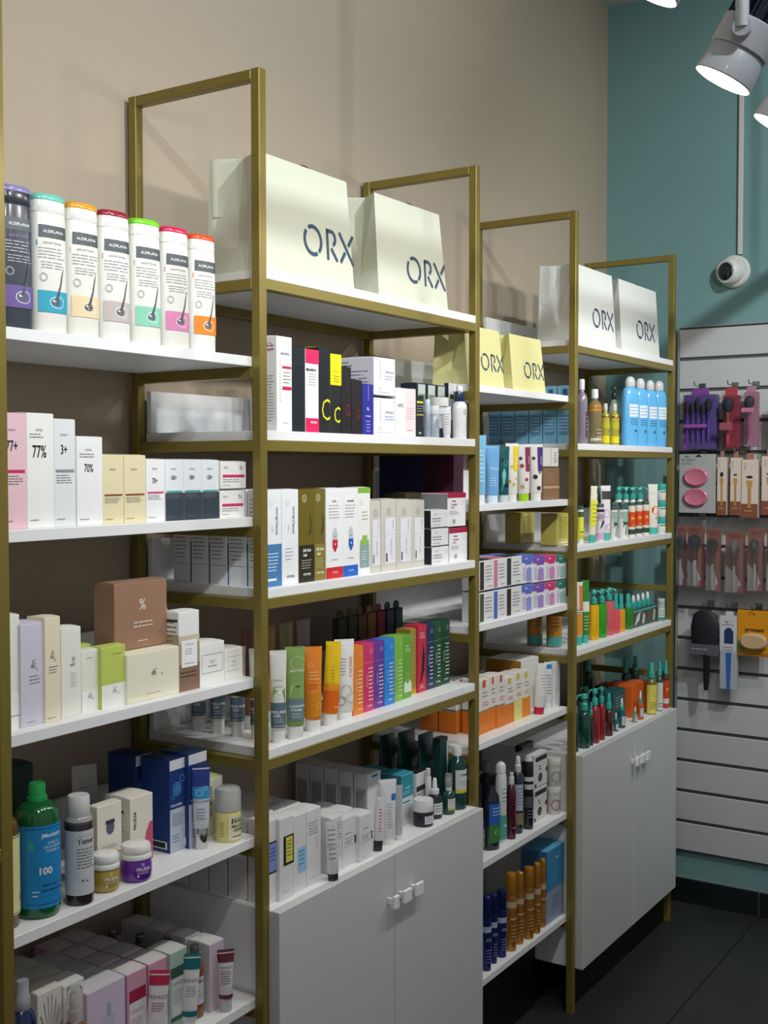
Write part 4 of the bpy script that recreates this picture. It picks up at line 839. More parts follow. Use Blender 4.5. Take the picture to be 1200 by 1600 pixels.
def pouch(l, P, c='#123c3c'):
    x0, yf, w, h = P
    b = MB(); m = mat(c, rough=.3)
    secs = [(0, w / 2, .018, 2.4), (h * .05, w / 2, .019, 2.4), (h * .5, w / 2 * .99, .011, 2.2), (h * .93, w / 2 * .97, .002, 2), (h, w / 2 * .97, .0012, 2)]
    o = tag(b.loft(secs, m, 28).build('refill_pouch', smooth=40, loc=(x0 + w / 2, yf + .02, ZV)), l, 'pouch', 'dark green refill pouches')
    MB().box(w * .20, w * .40, -.0225, -.0200, h * .12, h * .58, mat('#d2d4d2', rough=.4), c=.0006).build('label_tag', o)
    MB().tube([(w * .26 + .012 * math.cos(a), -.021, h * .60 + .014 * math.sin(a)) for a in [PI * 2 * k / 12 for k in range(13)]], .0012, mat('#c8cac8'), 6).build('hook_ring', o)
    return o
pouch('dark green refill pouch, left of three at the back', (1.2665,0.1650,0.0676,0.1755))
pouch('dark green refill pouch, middle of three at the back', (1.2854,0.1250,0.0794,0.1846))
pouch('dark green refill pouch, right of three at the back', (1.3118,0.0850,0.0744,0.1796))
carton('narrow dark green carton beside the tall green bottle', (1.3393,0.0520,0.0362,0.1706), ZV, .022, '#16383a', [R(.8, 0, 1, .95, '#c4c8c6')])
vessel('serum_bottle', 'slim white bottle behind the dropper bottle', 'bottle', (1.2941,0.0656,0.0076,0.1088), ZV, 1, [('body', cyl((0, .95), (.02, 1), (.8, 1), (.84, .8)), plastic('#d8d8d8')), ('cap', cyl((.845, .7), (.85, .75), (1, .7)), plastic('#e4e4e4'))])

# ================================================================== middle bay, shelf 2: fruit tubes
Z32 = 1.478
def tube2(l, P, c, cap, pr=(), **k): return squeeze_tube(l, P, Z32, c, cap, pr, k=.7, wide=k.pop('wide', 1.12), cap_t=k.pop('cap_t', .13), rz=-.75, **k)
BT = tube2('light blue tube beside the near frame post', (1.5128,0.0451,0.0144,0.1705), '#7cbce0', '#dbe6ee', [P_(.35, .3, .7, .8, 8, '#e2eef4')])
tube2('pale blue tube with a clear cap', (1.5829,0.0470,0.0171,0.1464), '#74aee0', '#cfe0ec', [T('foot', .6, .6, 12, '#e0eef8'), P_(.3, .28, .7, .45, 4, '#cfe2f2')])
tube2('teal and black marbled tube', (1.6414,0.0448,0.0140,0.1444), '#16595c', '#c9d2d4', [('y', [(.3, .2), (.4, .35), (.35, .5), (.5, .62), (.6, .5), (.5, .35), (.7, .25)], '#7ec4c0'), ('e', .6, .7, 5, 8, 1.2, '#5aa8a6'), ('e', .4, .75, 4, 6, 0, '#0c2c30'), ('e', .65, .3, 5, 7, 0, '#0a2428')])
def fruit(l, P, band, spots, cap): return tube2(l, P, '#eeece6', cap, [R(.55, .52, .95, .95, band), T('frumise', .74, .72, 7, '#f4eee8', rot=90)] + [('e', a, b, ra, ra * 1.15, 0, c) for a, b, ra, c in spots])
fruit('white tube with a yellow band and lemons', (1.6907,0.0458,0.0155,0.1532), '#ecd21c', [(.3, .35, 4, '#e0a830'), (.55, .3, 3.5, '#d8b84a'), (.7, .4, 3, '#e6c030'), (.45, .6, 3, '#e0b030')], '#e6e6e2')
fruit('white tube with a maroon band, figs and a lime green cap', (1.7628,0.0466,0.0165,0.1520), '#8a3058', [(.35, .62, 5, '#b03a4c'), (.6, .38, 4, '#b03048'), (.35, .25, 5, '#c8a070'), (.3, .75, 4, '#4a2034')], '#a6d81c')
fruit('white tube with a purple band and blackberries', (1.8383,0.0468,0.0169,0.1532), '#4a2a86', [(.4, .42, 5.5, '#2a2430'), (.6, .22, 5, '#2a2430'), (.35, .75, 4, '#3a3040'), (.65, .5, 3, '#5a7a3a')], '#e6e6e2')
BRC = (1.8517,0.0350,0.1045,0.0890)
carton('brown kraft carton under the small white one, middle bay', BRC, Z32, .055, '#8a6b4f', [R(0, .36, 1, .43, '#c8a678'), P_(.2, .5, .8, .85, 5, '#a88a6a')])
carton('small white carton stacked on brown kraft one', (BRC[0] - .012, BRC[1], BRC[2] * .95, .052), Z32 + BRC[3] + .003, .05, '#dcdad6', [R(.5, 0, .52, 1, '#b0aeaa'), P_(.7, .2, .9, .8, 5, '#4a4a4a')])
# cartons seen through the near frame, their colours darkened for the shade there
for k, (c, n) in enumerate((('#4a1c30', 'maroon'), ('#3a1628', 'wine'), ('#20284c', 'navy'), ('#1c2444', 'midnight blue'), ('#222a50', 'ink blue'))):
    carton('%s tall carton coloured dark for deep shade behind the light blue tube' % n, (1.432, .075 + .044 * k, .05, .19), Z32, .042, c, left=[R(.08, .02, .1, .98, '#55506a')], group='shaded cartons behind tubes')

# ================================================================== middle bay, shelf 3: stacked cartons
Z33 = 1.181
def wbox(l, P, c, z, h): return carton(l, (P[0], P[1], P[2], h), z, .05, '#e0e0e0', [R(.03, .04, .30, .96, c), P_(.42, .3, .9, .85, 5, '#7a7a7e'), P_(.6, .1, .95, .16, 1, '#3a3a3e')], top=c)
HW = .0755
q1, q2, q3 = (1.4835,0.0300,0.0738,0.0585), (1.5582,0.0300,0.0708,0.0516), (1.6301,0.0300,0.0878,0.0441)
for (q, n), cs in zip(((q1, 'left'), (q2, 'middle'), (q3, 'right')), (('#4a5148', '#35292c'), ('#3f6fc0', '#cf7a94'), ('#33242a', '#2c3a34'))):
    wbox('white box with a %s strip, lower row, %s one' % ('green' if n == 'left' else 'blue' if n == 'middle' else 'black', n), q, cs[0], Z33, HW)
    wbox('white box with a %s strip, upper row, %s one' % ('brown' if n == 'left' else 'rose' if n == 'middle' else 'dark green', n), q, cs[1], Z33 + HW + .004, HW)
def vial(P, c, c2, z, l, g=None): return carton(l, P, z, .05, '#e2e0e6', [R(0, .74, 1, 1, c), R(.3, .66, .9, .74, c), T('CHOC', .4, .88, 5.5, '#f0e8f4', bold=.04), R(.42, .06, .88, .52, c2), ('e', .65, .52, 7, 4, 0, c2), P_(.08, .12, .4, .6, 6, '#9a94a8'), ('e', .86, .72, 3, 3.4, 0, c)], top=c, group=g)
cols = (('periwinkle', '#5c6fc8', '#8b97d6'), ('purple', '#7a4fb0', '#a486c8'), ('hot pink', '#d0306c', '#cf86b4'), ('green', '#2f7a68', '#8fb8a8'))
vp = ((1.7186,0.0300,0.0673,0.0746), (1.7870,0.0300,0.0756,0.0710), (1.8649,0.0300,0.0679,0.0699), (1.9352,0.0300,0.0691,0.0676))
for (n, c, c2), q in zip(cols, vp):
    h = q[3]
    vial((q[0], q[1], q[2], h), c, c2, Z33, 'small %s and white carton in the lower row' % n)
    vial((q[0], q[1], q[2], h), c, c2, Z33 + h + .004, 'small %s and white carton in the upper row' % n)
    vial((q[0] - .03, q[1] + .06, q[2], h), c, c2, Z33, 'small %s carton hidden low behind the front ones' % n)
    vial((q[0] - .03, q[1] + .06, q[2], h), c, c2, Z33 + h + .004, 'small %s carton peeping over the front rows' % n)

# ================================================================== middle bay, shelf 4: orange cartons
Z34 = .885
def orange(l, P, c='#e07a1e', tabc='#d0582a', d=.05, band='#7c8a78'): return carton(l, P, Z34, d, '#e2dfd8', [R(0, 0, 1, .42, c), R(0, .42, 1, .44, band), R(.32, .86, .62, 1, tabc), P_(.3, .66, .9, .80, 2, '#8a6a4a'), ('e', .42, .55, 4, 5, 1.2, '#d8552c'), P_(.55, .5, .9, .6, 2, '#d8552c'), P_(.4, .1, .8, .16, 1, '#f0b070')], left=[R(0, 0, 1, .42, c), R(0, .42, 1, .45, '#4a6a9a')])
o1 = orange('orange and white carton beside the near frame post', (1.5461,0.0641,0.0560,0.1380))
for k in (1, 2): clone(o1, (o1.location.x - .02, o1.location.y + .056 * k, Z34), 'orange and white carton seen through the near frame, %s one' % ('', 'nearer', 'rear')[k], 'orange cartons seen through the near frame')
orange('orange and white carton, second from the post', (1.6080,0.0660,0.0348,0.1389))
orange('orange and white carton, third from the post', (1.6425,0.0621,0.0429,0.1386))
o2 = orange('shorter orange carton with a yellow top mark', (1.6917,0.0641,0.0530,0.1223), tabc='#d8b83a')
orange('pale yellow and white carton between orange ones', (1.7431,0.0627,0.0466,0.1279), '#e6dc86', '#d8b83a', band='#d8d43a')
orange('orange carton with a yellow band, last of the row', (1.7956,0.0649,0.0492,0.1245), '#e8861e', '#d8c03a', band='#d8d43a')
deep(o2, 1, .055, 'white topped carton behind the short orange one', 'rear orange cartons')
carton('gold-sided white carton behind the white tubes', (1.8590,0.1000,0.1145,0.1430), Z34, .11, '#e4e2dc', left=[R(0, 0, 1, 1, '#b07a28')])
squeeze_tube('white tube on a red cap beside the orange row', (1.8707,0.0511,0.0168,0.1415), Z34, '#e2dedc', '#bc2038', [P_(.5, .5, .8, .8, 5, '#b8b0b0')], cap_t=.14, rz=-.75, wide=.9, tilt=(0, .06))
squeeze_tube('white tube with a blue shoulder mark', (1.9549,0.0610,0.0109,0.1325), Z34, '#dfe0e0', '#e2e2e2', [R(.3, .86, .9, .95, '#2f86c8'), P_(.4, .3, .8, .75, 7, '#6a6a70')], rz=-.75, wide=1.1)
carton('white hanging pack at the end of the orange row', (1.9545,0.0506,0.0435,0.1286), Z34, .02, '#e4e4e4', [P_(.5, .3, .8, .9, 9, '#7a7a7e')], name='hanging_pack', cat='pack')

# ================================================================== middle bay, shelf 5: spray bottles
Z35 = .582
def bl(name, l, P, z, k, secs, c, capsecs, capc, pr=(), rz=-.5, group=None, extra=None, capn='cap'):
    return vessel(name, l, 'bottle', P, z, k, [('body', secs, c if not isinstance(c, str) else mat(c, rough=.18, coat=.5)), (capn, capsecs, capc if not isinstance(capc, str) else plastic(capc))], pr, rz, group, 24, None, extra)
BOD = [(0, .92), (.015, 1), (.70, 1), (.78, .82), (.82, .42)]
bl('shampoo_bottle', 'dark bottle with blue label, half hidden by the cabinet corner', (1.5688,0.0694,0.0181,0.1316), Z35, .6, BOD, '#1d2530', cyl((.82, .45), (.825, .5), (1, .45)), '#1c1e22', [R(.1, .1, .9, .68, '#2f62a8'), R(.1, .1, .9, .35, '#4a7a4a')])
bl('shampoo_bottle', 'tall dark bottle with a flared black cap and blue label', (1.5931,0.0506,0.0219,0.1948), Z35, .6, [(0, .92), (.015, 1), (.62, 1), (.72, .9), (.78, .5), (.86, .42)], '#16202c', cyl((.86, .45), (.865, .48), (.94, .5), (.98, .62), (1, .6)), '#15171c', [R(.25, .1, .95, .62, '#2a5fae'), R(.25, .1, .95, .34, '#3f7a3e'), ('e', .6, .24, 6, 8, 0, '#9ac86a'), P_(.4, .45, .85, .58, 3, '#b8d0ea')])
bl('spray_bottle', 'white spray bottle with a domed cap and mint print', (1.6571,0.0593,0.0162,0.2131), Z35, 1, [(0, .92), (.015, 1), (.80, 1), (.86, .85)], plastic('#d5dad8'), cyl((.861, .8), (.865, .86), (.955, .84), (.985, .65), (1, .3)), '#d8d8d6', [R(.1, .05, .9, .35, '#4fa58e'), T('OK', .62, .22, 9, '#e2f0ea', bold=.04), P_(.4, .5, .85, .7, 4, '#5aa892')])
bl('spray_bottle', 'maroon bottle with a white collar', (1.6992,0.0485,0.0125,0.1765), Z35, 1, BOD, '#4c1428', cyl((.82, .45), (.825, .6), (.93, .6), (.94, .4), (1, .4)), '#d0d0d0', [P_(.6, .3, .9, .6, 6, '#c09aa4'), P_(.4, .15, .8, .2, 1, '#c09aa4')])
bl('spray_bottle', 'dark blue bottle with a grey label and white spray cap', (1.7540,0.0565,0.0137,0.2088), Z35, 1, [(0, .92), (.015, 1), (.68, 1), (.76, .82), (.79, .5)], '#222c42', cyl((.79, .6), (.8, .66), (.88, .66), (.89, .5), (.98, .45), (1, .3)), '#d6d6d6', [R(.1, .30, .9, .64, '#aeb6c4'), P_(.3, .36, .8, .6, 6, '#5a6478'), R(.1, .12, .9, .27, '#8a7a60')])
bl('spray_bottle', 'black bottle with a clear bottom and white scoop cap', (1.8027,0.0490,0.0141,0.2007), Z35, 1, [(0, .92), (.015, 1), (.84, 1), (.92, .9)], '#1c1f24', cyl((.921, .7), (.93, .8), (1, .6)), '#d4d4d4', [R(.05, .66, .95, .72, '#d0d0d0'), R(.05, .55, .95, .62, '#c4c4c4'), P_(.3, .15, .8, .28, 3, '#7a8aa0'), R(.05, .30, .95, .45, '#4a5058')])
CW = (1.8480,0.0546,0.0862,0.1909)
def cow(l, z, h, s=1): return carton(l, (CW[0] + (.003 if s > 1 else 0), CW[1], CW[2], h), z, .06, '#d8d8d6', [R(.1, .78, .95, .92, '#222326'), ('e', .5, .85, 10, 4, 0, '#222326'), ('e', .45, .28, 13, 12, 0, '#222326'), ('e', .92, .45, 5, 7, 0, '#222326'), ('e', .1, .08, 6, 5, 0, '#222326'), T('BAD', .4, .62, 6, '#3a3a3c', bold=.03), T('FAIRY', .45, .53, 6, '#3a3a3c', bold=.03), ('e', .45, .28, 6, 5, .8, '#d8d8d6')], left=[('e', .5, .6, 12, 20, 0, '#1e1f22')])
cow('black and white blotch print carton, lower of two', Z35, CW[3] / 2 - .003)
cow('black and white blotch print carton, stacked upper one', Z35 + CW[3] / 2, CW[3] / 2 - .003, 2)
TU = (1.9691,0.0495,0.0204,0.1641)
def tub(l, z, h, c): return vessel('hair_mask_tub', l, 'tub', (TU[0], TU[1], TU[2], h), z, 1, [('body', cyl((0, .88), (.02, .92), (.70, .97), (.72, .97)), plastic('#cfccc4')), ('lid', cyl((.725, .99), (.74, 1.02), (.96, 1.02), (1, .96)), plastic('#d8d6d0'))], [('e', .42, .36, 15, 16, 3, c), P_(.65, .3, .9, .6, 4, '#7a7a76')], rz=-.5)
tub('white tub with a pink ring print, lower of two', Z35, TU[3] / 2 - .002, '#a86a80')
tub('white tub with a grey-green ring print, stacked upper one', Z35 + TU[3] / 2 - .0015, TU[3] / 2 - .002, '#8a9a8a')
ts = vessel('trigger_spray_bottle', 'black bottle with a trigger spray head at the back', 'bottle', (1.9383,0.1335,0.0135,0.1541), Z35, 1, [('body', [(0, .92), (.015, 1), (.75, 1), (.92, .5), (.97, .4)], mat('#181b22', rough=.2, coat=.4))])
tb = MB(); hz = (1.9383,0.1335,0.0135,0.1541)[3]
tb.box(-.03, .055, -.010, .010, hz + .02, hz + .042, plastic('#15171c'), c=.004).box(-.012, .012, -.011, .011, hz - .006, hz + .022, plastic('#15171c'), c=.004)
tb.build('spray_head', ts)
MB().tube([(.030, 0, hz + .022), (.040, 0, hz + .005), (.052, 0, hz - .02)], .004, plastic('#15171c'), 8).build('trigger', ts)
for k, (c, n) in enumerate((('#20242c', 'black'), ('#262c38', 'slate'), ('#2a2030', 'plum'))):
    bl('spray_bottle', '%s bottle with a grey cap in shade behind the white spray bottle' % n, (1.60 + .075 * k, .15, .022, .185), Z35, 1, BOD, c, cyl((.82, .45), (.825, .6), (1, .5)), '#8a8c90')

# ================================================================== middle bay, lowest shelf: cans
Z36 = .284
G6 = 'hair spray cans on the lowest middle shelf'
def can(l, P, body, cap, pr): return vessel('spray_can', l, 'can', P, Z36, 1, [('body', cyl((0, .94), (.01, 1), (.70, 1), (.715, .95)), mat(body, rough=.25, metal=.5)), ('cap', cyl((.7155, .95), (.72, .98), (.965, .98), (.99, .9), (1, .7)), mat(cap, rough=.25, metal=.4))], pr, rz=-.7, group=G6, n=24)
bp = [T('OX', .6, .42, 11, '#c8d0ea'), P_(.4, .1, .85, .3, 5, '#8a98cc'), R(.1, .52, .9, .60, '#a8b0c8')]
gp = [R(.1, .56, .9, .64, '#b8a888'), T('VOLUME', .6, .42, 6, '#f0e2c4', bold=.02), P_(.4, .12, .85, .35, 5, '#d8b078')]
can('navy blue can, nearest the cabinet corner', (1.5472,0.0423,0.0122,0.1914), '#22306e', '#1b2860', bp)
can('navy blue can, middle of the three blue ones', (1.5954,0.0472,0.0097,0.1815), '#22306e', '#1b2860', bp)
can('navy blue can next to the gold ones', (1.6430,0.0479,0.0128,0.1773), '#22306e', '#1b2860', bp)
for q, n in (((1.6938,0.0464,0.0150,0.2081), 'first, nearest the blue ones'), ((1.7447,0.0459,0.0115,0.1960), 'second'), ((1.7906,0.0406,0.0137,0.1975), 'third'), ((1.8354,0.0374,0.0100,0.1964), 'fourth'), ((1.8835,0.0429,0.0091,0.1930), 'fifth, nearest the blue box')):
    can('gold can in the row on the lowest shelf, ' + n, q, '#b07a34', '#b8822e', gp)
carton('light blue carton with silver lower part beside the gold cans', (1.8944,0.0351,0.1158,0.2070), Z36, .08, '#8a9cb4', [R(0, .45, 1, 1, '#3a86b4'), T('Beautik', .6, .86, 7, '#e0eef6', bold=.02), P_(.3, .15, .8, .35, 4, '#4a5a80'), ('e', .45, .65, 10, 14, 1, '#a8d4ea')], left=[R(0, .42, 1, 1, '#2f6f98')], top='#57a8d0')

# ================================================================== far frame, shelf 2
def clearb(l, P, c, z, capc, pr=(), k=1, group=None): return bl('body_wash_bottle', l, P, z, k, [(0, .92), (.015, 1), (.66, 1), (.74, .88), (.80, .42), (.83, .38)], mat(c, rough=.12, coat=.6, trans=.2), cyl((.83, .45), (.835, .5), (.98, .5), (1, .45)), capc, pr, group=group)
clearb('smoky purple clear bottle beside the far frame post', (2.1252,0.0369,0.0169,0.1891), '#8f8494', ZS, '#dadada', [R(.55, .1, .9, .5, '#5a2a3a'), P_(.6, .2, .85, .45, 4, '#d8c8d0')])
clearb('amber topped clear bottle with a white cap', (2.2319,0.0409,0.0209,0.1661), '#8a7a54', ZS, '#e2e2e2', [R(.1, .0, .9, .12, '#c8c4b8'), R(.0, .60, 1, .72, '#b87a10'), P_(.4, .05, .8, .3, 4, '#c8c0a8')])
oil = lambda l, P: clearb(l, P, '#c2b53c', ZS, '#c8c4b8', [R(.05, .40, .95, .55, '#b8b22a'), T('OIL', .6, .34, 6, '#3a3420'), R(.05, .06, .95, .22, '#e0d21c'), R(.0, .66, 1, .76, '#7a5210')])
oil('yellow oil bottle, left of two small ones', (2.2965,0.0332,0.0132,0.1259)); oil('yellow oil bottle, right of two small ones', (2.3731,0.0346,0.0146,0.1283))
bl('pump_bottle', 'clear bottle with a black pump head behind the oil bottles', (2.5171,0.0663,0.0163,0.1566), ZS, 1, [(0, .92), (.015, 1), (.78, 1), (.90, .7), (.96, .42)], mat('#b9bcae', rough=.12, coat=.6, trans=.3), cyl((.96, .42), (.965, .46), (1, .46)), '#14181c', [R(.5, .08, .95, .5, '#d8d8ca'), P_(.55, .2, .85, .45, 4)], extra=lambda o, r, h: pump_head(o, h, r * .46, .038, plastic('#14202c'), 3.6, 2.4))
for q, n in (((2.5135,0.0382,0.0294,0.2214), 'leftmost of four'), ((2.6007,0.0373,0.0279,0.2210), 'second of four'), ((2.6894,0.0366,0.0267,0.2205), 'third of four'), ((2.7791,0.0378,0.0287,0.2237), 'rightmost of four')):
    bl('body_lotion_bottle', 'sky blue bottle with a grey cap, ' + n, q, ZS, .62, [(0, .82, None, 2.4), (.02, .94, None, 2.4), (.12, 1, None, 2.4), (.74, 1, None, 2.4), (.82, .85, None, 2.4), (.85, .6)], plastic('#62b2e4'), [(.851, .56, .42), (.86, .6, .46), (.93, .6, .46), (.97, .5, .42), (1, .25, .22)], '#cfcfd0', [R(.35, .42, .75, .60, '#dfe8f0'), P_(.38, .44, .72, .58, 3, '#5a86a8'), P_(.4, .3, .72, .4, 3, '#3a6a94'), ('e', .58, .22, 2.4, 5, 0, '#1c3450')], group='sky blue bottles')
NB = carton('pale blue carton, front of the file seen through the far frame', (2.032, .03, .045, .165), ZS, .042, '#86bcd8', left=[R(.15, .15, .9, .5, '#5f9cc0'), R(.4, .8, .75, .95, '#2a5f9a'), R(.2, .6, .9, .64, '#3a78ac'), P_(.2, .2, .85, .48, 5, '#d4e8f2')])
deep(NB, 5, .045, 'pale blue carton further back in the file seen through the far frame', 'file of pale blue cartons')
for k in range(2): clearb('blue bottle with a white cap above the pale blue cartons, %s' % ('left', 'right')[k], (1.868 + .085 * k, .255, .030, .155), '#3f86a8', 1.770, '#d4d6d6')

# ================================================================== far frame, shelf 3
tealc = plastic('#37a89a', .35)
def soap(l, P, z, c, pr, k=1, cap_h=.0, **kk): return bl('body_lotion_bottle', l, P, z, k, [(0, .94), (.015, 1), (.86, 1), (.90, .94)], plastic(c), cyl((.901, .9), (.905, .96), (.98, .96), (1, .9)), plastic('#3f5a58'), pr, **kk)
FB = 'printed bottles on the far frame'
ylw = [R(.0, .1, 1, .82, '#dfe03a'), R(.05, .70, .95, .84, '#3a4a3c'), ('e', .5, .5, 6, 7, 0, '#f0ea30'), T('BUB', .5, .3, 6, '#2a2a24', bold=.05), P_(.2, .12, .8, .24, 3, '#3a3a2c')]
soap('yellow printed bottle by the far frame post, left of two', (2.0953,0.0308,0.0108,0.1112), ZT, '#e2e2d6', ylw); soap('yellow printed bottle by the far frame post, right of two', (2.1436,0.0293,0.0093,0.1099), ZT, '#e2e2d6', ylw)
squeeze_tube('yellow tube with a teal cap standing before the yellow bottles', (2.1643,0.0198,0.0112,0.1684), ZT, '#e4e2c8', '#43b4a6', [R(.2, .30, .9, .75, '#e2e03a'), P_(.4, .35, .8, .7, 5, '#3a3a2c')], rz=-.75, wide=.9, cap_t=.14, tilt=(0, .04))
soap('lilac and black printed bottle', (2.2567,0.0334,0.0134,0.1133), ZT, '#e2dce2', [R(.0, .55, 1, .7, '#c8a8cc'), R(.0, .78, 1, .86, '#333a3a'), ('y', [(.3, .3), (.5, .55), (.75, .62), (.7, .5), (.5, .4)], '#232226'), R(.05, .05, .95, .22, '#c8a8cc'), P_(.2, .6, .8, .75, 3, '#2a2a2e')])
squeeze_tube('lilac printed tube with a teal cap', (2.2965,0.0308,0.0154,0.1676), ZT, '#e4dfe4', '#43b4a6', [('e', .5, .5, 8, 12, 0, '#cba8cf'), R(.2, .75, .9, .9, '#3a3c40'), ('e', .6, .25, 8, 9, 0, '#cba8cf')], rz=-.75, wide=1.05, cap_t=.14)
palm = [R(.0, .80, 1, .90, '#3f5a58'), R(.3, .45, .75, .75, '#8fb5a2'), ('y', [(.46, .08), (.52, .08), (.55, .3), (.52, .42)], '#3a3226'), ('y', [(.52, .40), (.3, .30), (.36, .42), (.25, .44), (.5, .48), (.7, .50), (.8, .40), (.65, .42), (.7, .32)], '#2b4a3a'), P_(.15, .55, .3, .75, 4, '#3a3a3a')]
soap('white bottle with a palm tree print, left of two', (2.3651,0.0324,0.0124,0.1150), ZT, '#dfe3dc', palm); soap('white bottle with a palm tree print, right of two', (2.4518,0.0364,0.0164,0.1128), ZT, '#dfe3dc', palm)
piz = [R(.0, .30, 1, .72, '#d8461e'), T('PiZ', .5, .54, 12, '#f2c24a', bold=.06), R(.0, .08, 1, .22, '#2f4a30'), ('e', .5, .34, 5, 5, 0, '#e2a02a'), R(.1, .74, .9, .84, '#e8d8b4')]
for q, n in (((2.5157,0.0319,0.0119,0.1112), 'left'), ((2.5791,0.0318,0.0118,0.1120), 'middle'), ((2.6444,0.0326,0.0126,0.1116), 'right')): soap('white bottle with orange red print, %s of three' % n, q, ZT, '#e4ddd2', piz)
squeeze_tube('white tube with an orange swirl and teal cap beside the jar stack', (2.7191,0.0321,0.0174,0.1669), ZT, '#e6e2d8', '#43b4a6', [('e', .6, .48, 12, 15, 0, '#d8461e'), T('Piz', .6, .55, 11, '#f2c24a', bold=.05), ('e', .65, .32, 5, 5, 0, '#e2a02a'), R(.2, .8, .9, .86, '#d8dcd4')], rz=-.75, wide=1.0, cap_t=.13)
JS = (2.7632,0.0189,0.0159,0.1689)
for k, (c, l) in enumerate((('#d6cf3a', 'jar with teal lid and yellow print, bottom of the stack'), ('#d89a4a', 'jar with teal lid and orange print, middle of the stack'), ('#4a9a5a', 'jar with teal lid and green print, top of the stack'))):
    h = JS[3] / 3
    vessel('scrub_jar', l, 'jar', (JS[0], JS[1], JS[2], h - .0015), ZT + k * h, 1, [('body', cyl((0, .92), (.03, .98), (.58, .98), (.6, .96)), plastic('#dfe0d8')), ('lid', cyl((.605, .98), (.62, 1), (.96, 1), (1, .96)), tealc)], [('y', [(.25, .12), (.75, .3), (.8, .5), (.35, .35)], c), R(.2, .48, .85, .54, '#3a5a4a')], rz=-.5)
for k, q in enumerate(((2.4037,0.1109,0.0109,0.1232), (2.6104,0.1132,0.0132,0.1184), (2.6697,0.1109,0.0109,0.1171), (2.7368,0.1120,0.0120,0.1156), (2.8060,0.1122,0.0122,0.1152))):
    bl('pump_bottle', 'white bottle with a teal pump head behind, number %s from the post' % ('one', 'two', 'three', 'four', 'five')[k], q, ZT, 1, [(0, .94), (.015, 1), (.9, 1), (.97, .8), (.99, .7)], plastic('#d8dcd4'), cyl((.99, .7), (.992, .75), (1, .75)), tealc, extra=lambda o, r, h: pump_head(o, h, r * .92, .042, tealc, -.9, 2.1), group='teal pump bottles behind')
YB = carton('olive yellow carton standing back, left of two through the far frame', (2.1694,0.2150,0.0933,0.0898), ZT, .05, '#c8be62', [P_(.2, .2, .8, .9, 12, '#7a743a'), R(.1, .05, .9, .1, '#e8e6d0')])
YB.location = (2.052, .20, ZT)
clone(YB, (2.052, .085, ZT), 'olive yellow carton standing back, right of two through the far frame')

# ================================================================== far frame, shelf 4
squeeze_tube('orange and white tube by the far frame post', (2.1122,0.0369,0.0115,0.1860), ZU, '#e2dccf', '#43b4a6', [R(.0, .16, 1, .5, '#e0923a'), R(.5, .55, .95, .94, '#e07a3a'), P_(.3, .5, .8, .58, 2, '#4a4a3a')], rz=-.75, wide=1.0)
squeeze_tube('green and white tube with a teal cap', (2.1605,0.0370,0.0117,0.1874), ZU, '#2f8a34', '#43b4a6', [R(.1, .50, .9, .66, '#dfe6d8'), P_(.3, .2, .8, .45, 5, '#cfe0b8')], rz=-.75, wide=1.0)
def gel(l, q, c, t0): return bl('shower_gel_bottle', l, q, ZU, .7, [(0, .9, .62, 3), (.02, 1, .7, 3), (t0 - .04, 1, .7, 3), (t0, .85, .6, 3)], mat(c, rough=.15, coat=.5, trans=.1), cyl((t0 + .001, .5), (t0 + .005, .55), (t0 + .12, .55), (t0 + .13, .4), (.8 + t0 * .1, .35)), tealc, extra=lambda o, r, h: pump_head(o, h * (t0 + .02), r * .62, h * (.98 - t0), tealc, -.9, 2.1))
gel('yellow pump bottle, tallest of the front three', (2.2348,0.0417,0.0167,0.1521), '#ecb400', .70); gel('bright green pump bottle right of the yellow one', (2.2951,0.0411,0.0159,0.1490), '#2ea01e', .70); gel('coral pink pump bottle, taller of two', (2.3552,0.0416,0.0165,0.1483), '#dc5f66', .72)
def mist(l, q, c): return bl('body_mist_bottle', l, q, ZU, .75, [(0, .9, .7, 3), (.02, 1, .75, 3), (.56, 1, .75, 3), (.60, .85, .65, 3)], mat(c, rough=.15, coat=.5), cyl((.601, .6), (.605, .66), (.72, .66), (.73, .55), (.98, .52), (1, .45)), tealc)
mist('coral pink spray bottle, shorter of two', (2.4078,0.0403,0.0137,0.1255), '#d84f5c'); mist('amber yellow spray bottle', (2.4526,0.0401,0.0135,0.1198), '#d8961a'); mist('dark green spray bottle next to the dropper box', (2.5172,0.0414,0.0152,0.1144), '#247a1c')
DB = (2.5339,0.0300,0.2200,0.0557)
carton('low dark box with leaf print holding dropper bottles', (DB[0], DB[1], DB[2], DB[3]), ZU, .05, '#46504a', [('e', .62, .5, 14, 16, 0, '#6a4a34'), ('y', [(.05, .1), (.15, .7), (.3, .9), (.25, .4)], '#cfd2c4'), ('y', [(.35, .2), (.4, .8), (.5, .6), (.45, .1)], '#b8bcae'), ('y', [(.8, .2), (.85, .9), (.95, .7), (.9, .1)], '#a8b088'), R(0, .9, 1, 1, '#4fae9e')], flap=False, name='display_box')
for k, n in enumerate(('first', 'second', 'third', 'fourth', 'fifth')):
    vessel('dropper_bottle', 'teal dropper with white bulb on the dark box, %s from the left' % n, 'bottle', (DB[0] + DB[2] * (.1 + .2 * k), DB[1] + .026, .013, .045), ZU + DB[3] + .0006, 1, [('collar', cyl((0, .8), (.02, .85), (.45, .85), (.5, .6)), tealc), ('bulb', cyl((.505, .4), (.55, .5), (.85, .42), (1, .2)), plastic('#e2e2e0'))], group='droppers on the dark box', n=18)
